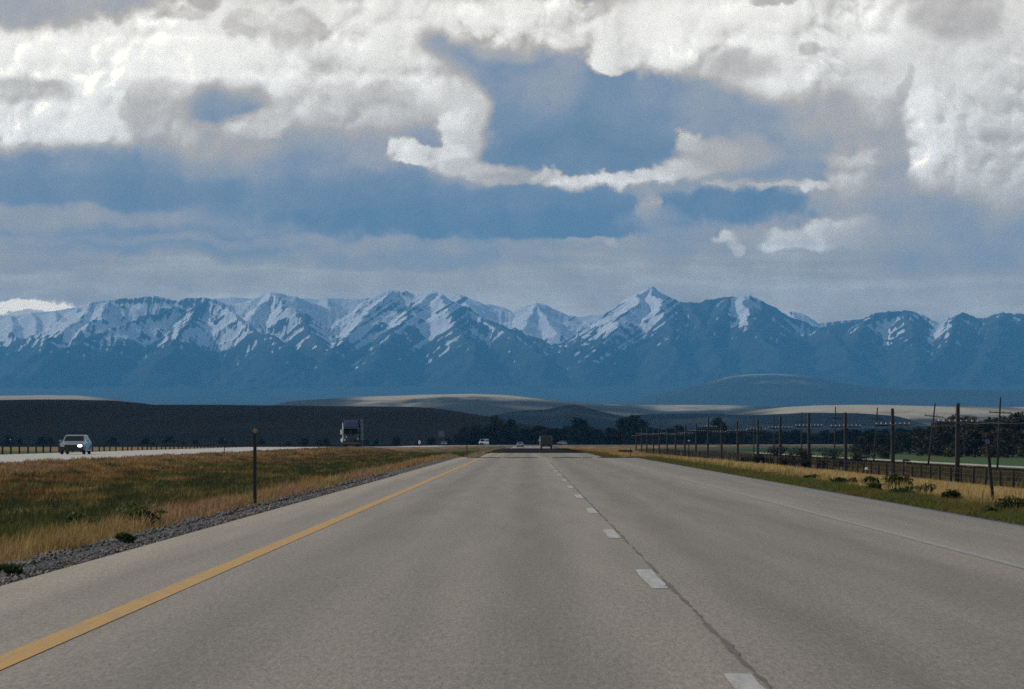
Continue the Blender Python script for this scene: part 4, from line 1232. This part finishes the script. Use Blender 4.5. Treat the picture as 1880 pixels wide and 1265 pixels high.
def semi(loc, rz):
    o = empty('semi_truck', loc, rz); tag(o, 'dark semi truck with roof fairing and grey trailer coming down the far carriageway', 'truck')
    cabp = plain('deep_green_paint', (.022, .028, .030), .3, 0, var=.05, coat=.7)
    MB().profile([(-4.1, .75), (-4.15, 1.35), (-3.95, 1.62), (-2.3, 1.85), (-2.2, .75)], lambda y, z: .62 + .10 * (y + 4.1) / 1.9, .08).build('hood', cabp, o)
    MB().profile([(-2.25, .8), (-2.25, 1.85), (-1.95, 2.72), (-1.6, 2.85), (.9, 2.85), (.95, .8)], lambda y, z: 1.12, .07).build('cab', cabp, o)
    MB().profile([(-1.75, 2.86), (-1.5, 3.05), (-.2, 3.75), (.85, 3.95), (.9, 2.86)], lambda y, z: 1.10 - .12 * max(0, z - 3.0), .08).build('roof_fairing', plain('fairing_blue_grey', (.022, .034, .07), .6, 0, var=.03, coat=.0, spec=.08), o)
    for s in (-1, 1): MB().panel([(s * .54 - .46, -2.275, 1.98), (s * .54 + .46, -2.275, 1.98), (s * .52 + .44, -2.04, 2.62), (s * .52 - .44, -2.04, 2.62)], .02).build('windscreen', glass, o)
    MB().box(-1.0, 1.0, -2.35, -1.98, 2.70, 2.82, .02).build('sun_visor', cabp, o)
    g_ = MB().box(-.46, .46, -4.22, -4.10, .80, 1.48, .02).build('grille', plain('dull_grille', (.04, .045, .045), .5, .0, var=.1), o)
    sl_ = MB()
    for k in range(9): sl_.box(-.42 + k * .1, -.38 + k * .1, -4.24, -4.215, .84, 1.44)
    sl_.build('grille_bars', trim, g_)
    MB().box(-1.15, 1.15, -4.35, -4.10, .42, .74, .04).build('bumper', cabp, o)
    for s in (-1, 1):  # chrome on the sunlit side, black stands in for shade on the other
        MB().box(s * .84 - .15, s * .84 + .15, -4.12, -3.9, .92, 1.14, .03).build('headlight', trim if s > 0 else lamp_off, o)
        MB().tube([(s * .92, -4.1, .62), (s * .92, -3.95, 1.0), (s * .92, -3.5, 1.22), (s * .92, -3.0, 1.1), (s * .92, -2.7, .7)], [.20, .24, .25, .24, .2], 8).build('fender', cabp, o)
        MB().tube([(s * 1.26, .72, 1.2), (s * 1.26, .72, 3.2), (s * 1.26, .72, 3.55), (s * 1.26, .82, 3.72)], [.11, .11, .07, .07], 10).build('exhaust_stack', chrome if s < 0 else trim, o)
        MB().tube([(s * 1.22, -1.9, 1.02), (s * 1.22, .3, 1.02)], .31, 14).build('fuel_tank', chrome if s < 0 else trim, o)
        mi = MB().box(s * 1.42 - .11, s * 1.42 + .11, -2.2, -2.08, 1.85, 2.55, .03).build('mirror', chrome if s < 0 else trim, o)
        MB().tube([(s * 1.12, -2.1, 2.6), (s * 1.42, -2.14, 2.6)], .02, 6).tube([(s * 1.12, -2.1, 1.82), (s * 1.42, -2.14, 1.82)], .02, 6).build('mirror_arm', chrome, mi)
        MB().box(s * 1.125 - .008, s * 1.125 + .008, -1.85, -.75, 1.85, 2.55).build('side_window', glass, o)
        wheel(o, s * .98, -3.4, .52, .3)
        for y in (2.0, 3.3, 11.8, 13.1): wheel(o, s * .90, y, .52, .55)
        MB().box(s * .9 - .04, s * .9 + .04, -1.0, -.92, 3.98 - .9, 4.0 - .84, .0).build('marker_lamp', lamp_off, o)
    MB().box(-.45, .45, -3.8, 14.0, .62, .8, .0).build('chassis', trim, o)
    MB().box(-1.29, 1.29, 1.2, 14.4, 1.15, 4.12, .05).build('trailer', plain('trailer_grey', (.035, .048, .07), .5, .0, var=.06, scale=1), o)
    MB().box(-1.31, 1.31, 1.19, 14.41, 1.0, 1.14).build('trailer_rail', plain('rail_grey', (.25, .25, .25), .5, .4, var=.1), o)
    return o


Zt = 468.0
semi(((645 - VX) / F * Zt, Zt, float(r2(Zt)) + .002), math.radians(1.0))

# grey roadside sign, and a small white marker, far up the median
signgrey = plain('dull_sign_back', (.13, .135, .14), .5, .3, var=.08)
X, Y = (810.5 - VX) / F * 880, 880
z = float(ground_z(X, Y)); o = empty('road_sign', (X, Y, z)); tag(o, 'plain grey square road sign on two posts far up the median', 'sign')
zt = CH + (VY - 791) / F * Y - z; zb = CH + (VY - 802) / F * Y - z
MB().box(-.8, .8, -.03, .0, zb, zt, .01).build('sign_panel', signgrey, o)
for s in (-1, 1): MB().box(s * .5 - .05, s * .5 + .05, .003, .09, -.3, zt - .1).build('post', steel, o)
X, Y = (770 - VX) / F * 760, 760
z = float(ground_z(X, Y)); o = empty('marker_sign', (X, Y, z)); tag(o, 'small bright white oval marker on a dark post at the far edge of the median', 'sign')
zc = CH + (VY - 812) / F * Y - z
n = 16
v = [(.30 * math.cos(6.283 * k / n), y, zc + .48 * math.sin(6.283 * k / n)) for y in (-.05, .0) for k in range(n)]
MB().add(v, [tuple(range(n - 1, -1, -1)), tuple(range(n, 2 * n))] + [(k, (k + 1) % n, n + (k + 1) % n, n + k) for k in range(n)]).build('marker_face', plain('white_marker', (.85, .85, .83), .3, var=.03), o)
MB().tube([(0, .05, -.3), (0, .05, zc + .3)], .06, 8).build('post', steel, o)

# ------------------------------------------------------------------ haze
hz = MB().box(-15500, 15500, -1100, 34200, -7.5, 1650).build('haze', None)
m = bpy.data.materials.new('valley_haze'); m.use_nodes = True
nt = m.node_tree; nt.nodes.clear()
HAZE_D = 4.0e-5
pv = nd(nt, 'ShaderNodeVolumePrincipled', ins={'Color': (.135, .53, .98, 1), 'Density': HAZE_D, 'Anisotropy': .0})
out = nd(nt, 'ShaderNodeOutputMaterial'); nt.links.new(pv.outputs[0], out.inputs['Volume'])
hz.data.materials.append(m)
tag(hz, 'thin blue haze filling the valley up to the mountains', 'haze', kind='stuff')

# ------------------------------------------------------------------ sun and sky
CLOUD_MAT = plain('cloud_white', (.85, .85, .86), 1.0, var=.05, scale=.002, spec=0)


def cloud(outline, seed):
    """a lumpy bank of cloud above the valley whose shadow falls over the ground outline [(X, Y)]"""
    rng = np.random.default_rng(seed)
    az, el_ = math.radians(-58), math.radians(36)
    zb = 1950.0; sh = zb / math.tan(el_)
    poly = np.array(outline, float)
    lo_, hi_ = poly.min(0), poly.max(0)
    V, Fs, nb_ = [], [], 0
    nu, nv = 14, 9
    step = 95.0
    for x in np.arange(lo_[0], hi_[0], step):
        for y in np.arange(lo_[1], hi_[1], step):
            inside = False; j = len(poly) - 1
            for i in range(len(poly)):
                if (poly[i, 1] > y) != (poly[j, 1] > y) and x < (poly[j, 0] - poly[i, 0]) * (y - poly[i, 1]) / (poly[j, 1] - poly[i, 1]) + poly[i, 0]: inside = not inside
                j = i
            if not inside: continue
            r = 95 * (.8 + .5 * rng.random()); zc = zb + rng.random() * 90
            c = (x + math.sin(az) * sh + rng.normal(0, 14), y + math.cos(az) * sh + rng.normal(0, 14), zc)
            th = np.linspace(0, 2 * np.pi, nu, endpoint=False); ph = np.linspace(-np.pi / 2, np.pi / 2, nv)
            TH, PH = np.meshgrid(th, ph)
            k = r * (1 + .18 * fbm(TH * 1.3 + x, PH * 1.3 + y, 3, seed))
            pts = np.stack([c[0] + k * np.cos(PH) * np.cos(TH), c[1] + k * np.cos(PH) * np.sin(TH), c[2] + .75 * k * np.sin(PH)], -1).reshape(-1, 3)
            ii = np.arange(nv - 1)[:, None] * nu + np.arange(nu)[None]; jj = np.arange(nv - 1)[:, None] * nu + (np.arange(nu)[None] + 1) % nu
            Fs.append(np.stack([ii, jj, jj + nu, ii + nu], -1).reshape(-1, 4) + nb_); V.append(pts); nb_ += len(pts)
    tag(link('cloud', np_mesh('cloud', np.concatenate(V), np.concatenate(Fs), None, True), CLOUD_MAT), kind='structure')


cloud([(-900, 1330), (-300, 1230), (60, 1330), (220, 1330), (90, 700), (75, 600), (260, 560), (500, 900), (900, 1500), (900, 2900), (-900, 2900)], 5)
cloud([(-1100, 4300), (-200, 4000), (700, 4100), (1300, 4600), (1200, 6300), (300, 6700), (-700, 6400)], 6)

SUN_AZ, SUN_EL = math.radians(-58), math.radians(36)
sd = Vector((math.sin(SUN_AZ) * math.cos(SUN_EL), math.cos(SUN_AZ) * math.cos(SUN_EL), math.sin(SUN_EL)))
L = bpy.data.lights.new('sun', 'SUN'); L.energy = 3.2; L.angle = math.radians(.5); L.color = (1, .95, .87)
lo = bpy.data.objects.new('sun', L); COL.objects.link(lo); lo.rotation_euler = sd.to_track_quat('Z', 'Y').to_euler()

W = bpy.data.worlds.new('World'); S.world = W; W.use_nodes = True
nt = W.node_tree; nt.nodes.clear()
sky = nd(nt, 'ShaderNodeTexSky', sky_type='NISHITA', sun_disc=False, sun_elevation=SUN_EL, sun_rotation=SUN_AZ % (2 * math.pi), altitude=1200.0, air_density=1.0, dust_density=1.0)
d = nd(nt, 'ShaderNodeTexCoord').outputs['Generated']
sx = nd(nt, 'ShaderNodeSeparateXYZ', ins={0: d})
dx, dy, dz = sx.outputs
az = math_(nt, 'ARCTAN2', dx, dy)
hor = math_(nt, 'MAXIMUM', math_(nt, 'SQRT', math_(nt, 'ADD', math_(nt, 'MULTIPLY', dx, dx), math_(nt, 'MULTIPLY', dy, dy))), .03)
el = math_(nt, 'DIVIDE', dz, hor)
UX = math_(nt, 'MULTIPLY_ADD', az, F / 100, VX / 100)
UY = math_(nt, 'MULTIPLY_ADD', el, -F / 100, VY / 100)
P = nd(nt, 'ShaderNodeCombineXYZ', ins={0: UX, 1: UY}).outputs[0]
w1 = vmath(nt, 'SUBTRACT', noise_(nt, P, .8, 3, .5, True), (.5, .5, .5))
w2 = vmath(nt, 'SUBTRACT', noise_(nt, P, 2.0, 8, .56, True), (.5, .5, .5))
Ps = vmath(nt, 'MULTIPLY_ADD', w1, (1.0, .6, 0), P)                      # softly bent: veils and shaded bases
Ps = vmath(nt, 'MULTIPLY_ADD', w2, (.35, .25, 0), Ps)


def billow(vec, scale, detail=5.0):
    n_ = nd(nt, 'ShaderNodeTexNoise', noise_type='RIDGED_MULTIFRACTAL', normalize=False, ins={'Vector': vec, 'Scale': scale, 'Detail': detail, 'Roughness': .5, 'Lacunarity': 2.1, 'Offset': .9, 'Gain': 1.6})
    return math_(nt, 'MULTIPLY', n_.outputs['Fac'], -.55)


Pw = vmath(nt, 'MULTIPLY_ADD', w1, (.55, .40, 0), P)
Pw = vmath(nt, 'MULTIPLY_ADD', w2, (.72, .60, 0), Pw)                     # crisper, cauliflower edges
Pb = vmath(nt, 'MULTIPLY_ADD', w2, (.30, .26, 0), P)
bil = billow(Pb, 1.5)
edge_k = math_(nt, 'MULTIPLY_ADD', bil, -1.1, -.50)
T = ramp_(nt, math_(nt, 'DIVIDE', UY, 10.0), [(0, .62), (.12, .5), (.24, .36), (.31, .26), (.40, .26), (.45, .46), (.50, .62), (.54, .70), (.60, .70)])
# low stratus: long level streaks
st1 = noise_(nt, vmath(nt, 'MULTIPLY', P, (.22, 2.4, 1)), 1.0, 6, .6)
stm = nd(nt, 'ShaderNodeMapRange', interpolation_type='SMOOTHSTEP', ins={0: UY, 1: 3.3, 2: 4.6}).outputs[0]
T = math_(nt, 'ADD', T, math_(nt, 'MULTIPLY', math_(nt, 'MULTIPLY', math_(nt, 'SUBTRACT', st1, .5), .75), stm))

# banks of cloud: centre, half size (photo pixels), brightness, strength, softness
BL = [
    # grey and blue-grey body behind everything
    (380, 215, 420, 110, .56, 1, .9), (620, 280, 280, 70, .36, .85, .9), (1500, 240, 260, 150, .52, .95, .9), (1800, 330, 200, 130, .52, .95, .9), (1780, 420, 200, 60, .36, .8, .9),
    # white bank, upper left
    (250, 110, 400, 95, 1.0, 1, .6), (640, 110, 260, 95, .92, 1, .75), (720, 50, 160, 60, .90, .9, .7), (90, 220, 175, 52, 1.0, 1, .45), (530, 150, 60, 60, .93, .9, .6), (500, 205, 30, 36, .86, .9, .55),
    (790, 125, 90, 50, .92, .9, .6), (705, 175, 50, 26, .80, .9, .6), (620, 190, 120, 34, .66, .7, .9), (260, 120, 200, 50, 1.08, .8, .9),
    # the gap in the corner and the grey puffs under it
    (50, 2, 130, 50, .44, 1, .55), (165, -12, 120, 34, .44, 1, .55), (372, 4, 24, 18, .46, .8, .6), (325, 30, 42, 16, .66, .9, .55), (455, 48, 34, 24, .66, .9, .5), (462, 36, 22, 12, .84, .7, .6), (548, 46, 42, 32, .60, .9, .5), (535, 36, 26, 16, .78, .7, .7), (588, 95, 30, 32, .74, .8, .8),
    (45, 166, 62, 20, .66, .9, .6), (300, 190, 80, 34, .60, .85, .8), (222, 205, 20, 36, .98, .9, .5), (265, 222, 32, 32, .62, .85, .7), (320, 160, 60, 14, .78, .7, .8),
    (412, 198, 66, 40, .24, .95, .8), (378, 252, 60, 24, .68, .9, .6), (465, 228, 46, 22, .74, .9, .6), (400, 275, 110, 16, .48, .7, .9),
    # the blue bay behind the curl
    (865, 75, 80, 36, .30, .95, .7), (960, 130, 110, 60, .22, 1, .75), (1110, 200, 190, 80, .10, 1, .75), (960, 240, 80, 70, .20, .9, .9), (1090, 280, 160, 40, .08, .95, .7), (1250, 175, 90, 60, .22, .9, .9), (1120, 8, 40, 32, .40, .9, .7),
    (1010, 165, 60, 34, .32, .7, .9), (1180, 235, 80, 26, .24, .6, .9), (1060, 110, 50, 22, .34, .6, .9),
    (1420, 245, 75, 52, .24, .95, .85), (1330, 215, 70, 40, .36, .7, .9), (1470, 320, 110, 16, .26, .8, .9),
    # white masses, upper middle and right
    (960, 36, 125, 46, .95, 1, .55), (1040, 50, 40, 26, .84, .8, .6), (930, 95, 50, 20, .62, .6, .9), (1105, 95, 34, 38, .93, 1, .45), (1122, 122, 30, 14, .97, 1, .45), (1200, 85, 75, 38, .84, .95, .55), (1200, 62, 40, 14, .62, .7, .7), (1225, 104, 18, 10, .88, .9, .5),
    (1330, 50, 190, 66, .97, 1, .6), (1480, 110, 130, 62, .97, 1, .65), (1640, 100, 150, 90, .84, .95, .8), (1820, 160, 130, 150, .80, .95, .9), (1640, 170, 60, 50, .82, .9, .7), (1850, 280, 90, 80, .70, .7, .9),
    (1355, 118, 56, 24, .58, .85, .8), (1495, 86, 26, 11, .62, .85, .6), (1760, 30, 66, 36, .54, .95, .8), (1425, 3, 44, 9, .52, .9, .55), (1600, 40, 40, 40, 1.0, .6, .8),
    (1666, 165, 10, 34, .58, .8, .6), (1656, 245, 26, 60, .50, .9, .7), (1705, 245, 34, 70, .90, .95, .75), (1692, 280, 20, 26, .98, .9, .6), (1700, 215, 18, 40, .98, .8, .7), (1560, 295, 40, 44, .72, .9, .6), (1530, 220, 70, 50, .50, .8, .9),
    # the curling ribbon
    (848, 205, 34, 46, .80, .95, .7), (832, 250, 26, 42, .96, 1, .5), (862, 270, 34, 34, .76, .9, .7), (742, 274, 16, 16, .94, 1, .45), (772, 288, 40, 14, .92, 1, .45), (815, 292, 44, 18, .92, 1, .5), (880, 312, 60, 14, .70, 1, .6), (950, 326, 60, 11, .60, .95, .6), (1018, 330, 40, 11, .84, 1, .5), (1075, 337, 60, 12, .95, 1, .5), (1135, 335, 50, 13, .98, 1, .5),
    (1195, 322, 50, 13, .84, 1, .55), (1250, 310, 46, 18, .78, 1, .6), (1262, 250, 24, 20, .78, .95, .5), (1295, 282, 46, 26, .66, .9, .65), (1350, 285, 60, 26, .52, .8, .8), (1335, 338, 40, 8, .62, .95, .55), (1390, 346, 44, 6, .70, 1, .5), (1445, 346, 44, 6, .80, 1, .5), (1500, 343, 34, 7, .74, 1, .5), (1530, 328, 26, 16, .72, .9, .6),
    # dark blue-grey bank under it
    (860, 392, 310, 40, .03, .95, .55), (1085, 400, 100, 28, .0, .95, .5), (1340, 378, 125, 27, .05, .95, .45), (260, 355, 240, 26, .10, .85, .8), (100, 320, 230, 40, .16, .8, .8), (560, 330, 80, 40, .26, .7, .9), (700, 345, 110, 22, .14, .7, .9), (1000, 366, 140, 18, .12, .6, .9),
    (1182, 378, 20, 20, .68, .95, .55), (1200, 402, 46, 18, .40, .8, .8), (1165, 360, 20, 14, .42, .8, .8),
    # small bright puffs
    (1520, 430, 48, 28, .95, 1, .45), (1560, 424, 44, 26, .72, .9, .7), (1600, 440, 60, 26, .50, .7, .9), (1445, 442, 50, 17, .78, 1, .5), (1425, 452, 18, 10, .86, .9, .5), (1338, 436, 26, 14, .88, 1, .45), (1352, 455, 16, 10, .78, .9, .5), (1385, 430, 30, 14, .58, .8, .6), (1090, 436, 40, 6, .62, .9, .6), (1128, 440, 9, 7, .74, .9, .5), (1060, 441, 20, 5, .60, .9, .6),
    # level streaks low down, and the bright slit over the left ridge
    (90, 400, 200, 15, .46, .9, .7), (80, 478, 160, 13, .50, .9, .7), (330, 445, 200, 20, .18, .7, .9), (720, 470, 260, 16, .34, .7, .9), (760, 445, 500, 9, .46, .7, .8), (40, 553, 130, 7, .66, .9, .7), (45, 566, 105, 9, 1.35, 1, .45), (20, 562, 70, 11, 1.4, 1, .5), (170, 548, 80, 12, .50, .7, .9), (700, 512, 400, 12, .62, .7, .9), (350, 525, 300, 9, .60, .7, .9), (1500, 548, 300, 12, .66, .7, .9), (1000, 500, 200, 12, .56, .6, .9), (900, 545, 300, 14, .66, .6, .9),
]
RELIEF = .50
for (cx, cy, rx, ry, val, alpha, soft) in BL:
    a_ = math.atan((cx - VX) / F)
    ux = (VX + F * a_) / 100; uy = (VY - (VY - cy) * math.cos(a_)) / 100
    ix, iy = 100.0 / rx, 100.0 / ry
    q = vmath(nt, 'MULTIPLY_ADD', Pw if soft < .58 else Ps, (ix, iy, 0), (-ux * ix, -uy * iy, 0))
    r2_ = vmath(nt, 'DOT_PRODUCT', q, q, out=1)
    if soft < .58: r2_ = math_(nt, 'ADD', r2_, edge_k)
    k_ = nd(nt, 'ShaderNodeMapRange', interpolation_type='SMOOTHSTEP', ins={0: r2_, 1: 1 + soft * 2.3, 2: 1 - soft, 3: 0.0, 4: alpha}).outputs[0]
    mx = nt.nodes.new('ShaderNodeMix'); mx.data_type = 'FLOAT'
    nt.links.new(k_, mx.inputs[0]); nt.links.new(T, mx.inputs[2]); mx.inputs[3].default_value = val
    T = mx.outputs[0]
# billow relief, lit from the upper left
nA = noise_(nt, vmath(nt, 'MULTIPLY_ADD', w2, (.5, .4, 0), P), 1.0, 8, .58)
rel = math_(nt, 'SUBTRACT', bil, billow(vmath(nt, 'ADD', Pb, (-.09, -.12, 0)), 1.5))
cl_m = nd(nt, 'ShaderNodeMapRange', interpolation_type='SMOOTHSTEP', ins={0: T, 1: .40, 2: .85}).outputs[0]
rel = math_(nt, 'MULTIPLY', rel, nd(nt, 'ShaderNodeMapRange', interpolation_type='SMOOTHSTEP', ins={0: noise_(nt, P, .55, 3, .5), 1: .40, 2: .62, 3: .15, 4: 1.0}).outputs[0])
T = math_(nt, 'ADD', T, math_(nt, 'MULTIPLY', math_(nt, 'MULTIPLY', math_(nt, 'MULTIPLY', rel, RELIEF), cl_m), math_(nt, 'SUBTRACT', 1.0, math_(nt, 'MULTIPLY', stm, .85))))
T = math_(nt, 'ADD', T, math_(nt, 'MULTIPLY', math_(nt, 'SUBTRACT', nA, .5), math_(nt, 'MULTIPLY_ADD', cl_m, -.04, .50)))
ccol = ramp_(nt, math_(nt, 'MULTIPLY', T, .8), [(0, (.17, .255, .35)), (.16, (.27, .33, .42)), (.30, (.44, .44, .45)), (.44, (.62, .54, .45)), (.58, (.82, .75, .645)), (.70, (1.05, .985, .88)), (.86, (1.30, 1.24, 1.12)), (1.0, (2.1, 1.85, 1.45))])
bg1 = nd(nt, 'ShaderNodeBackground', ins={0: sky.outputs[0], 1: .10})
bg2 = nd(nt, 'ShaderNodeBackground', ins={0: ccol, 1: 1.0})
# high up and behind, broken cloud with clear sky between
cov = nd(nt, 'ShaderNodeMapRange', interpolation_type='SMOOTHSTEP', ins={0: noise_(nt, vmath(nt, 'MULTIPLY', d, (1, 1, 1.6)), 2.6, 7, .6), 1: .40, 2: .58}).outputs[0]
near = nd(nt, 'ShaderNodeMapRange', interpolation_type='SMOOTHSTEP', ins={0: el, 1: .16, 2: .32, 3: 1.0, 4: 0.0}).outputs[0]
near = math_(nt, 'MULTIPLY', near, nd(nt, 'ShaderNodeMapRange', interpolation_type='SMOOTHSTEP', ins={0: math_(nt, 'ABSOLUTE', az), 1: .5, 2: 1.1, 3: 1.0, 4: 0.0}).outputs[0])
bg3 = nd(nt, 'ShaderNodeBackground', ins={0: (.30, .30, .31, 1), 1: 1.0})
mxo = nd(nt, 'ShaderNodeMixShader', ins={0: math_(nt, 'MULTIPLY', cov, .9), 1: bg1.outputs[0], 2: bg3.outputs[0]})
mxs = nd(nt, 'ShaderNodeMixShader', ins={0: near, 1: mxo.outputs[0], 2: bg2.outputs[0]})
wo = nd(nt, 'ShaderNodeOutputWorld'); nt.links.new(mxs.outputs[0], wo.inputs['Surface'])
W.cycles.sampling_method = 'MANUAL'; W.cycles.sample_map_resolution = 1024

# ------------------------------------------------------------------ camera
cam = bpy.data.cameras.new('camera'); co = bpy.data.objects.new('camera', cam); COL.objects.link(co)
co.location = (0, 0, CH); co.rotation_euler = (math.radians(90), 0, 0)
cam.sensor_width = 36; cam.lens = 36 * F / 1880
cam.shift_x = -(VX - 940) / 1880; cam.shift_y = (VY - 632.5) / 1880
cam.clip_start = .5; cam.clip_end = 80000
S.camera = co

# ------------------------------------------------------------------ render settings
S.render.engine = 'CYCLES'
S.view_settings.view_transform = 'Standard'; S.view_settings.look = 'None'
S.view_settings.exposure = 0.2; S.view_settings.gamma = 1.0
cy = S.cycles
cy.max_bounces = 4; cy.diffuse_bounces = 2; cy.glossy_bounces = 2; cy.transmission_bounces = 2; cy.volume_bounces = 0; cy.transparent_max_bounces = 8
cy.caustics_reflective = False; cy.caustics_refractive = False
cy.sample_clamp_indirect = 4
cy.use_denoising = False
cy.pixel_filter_type = 'BLACKMAN_HARRIS'; cy.filter_width = 1.6
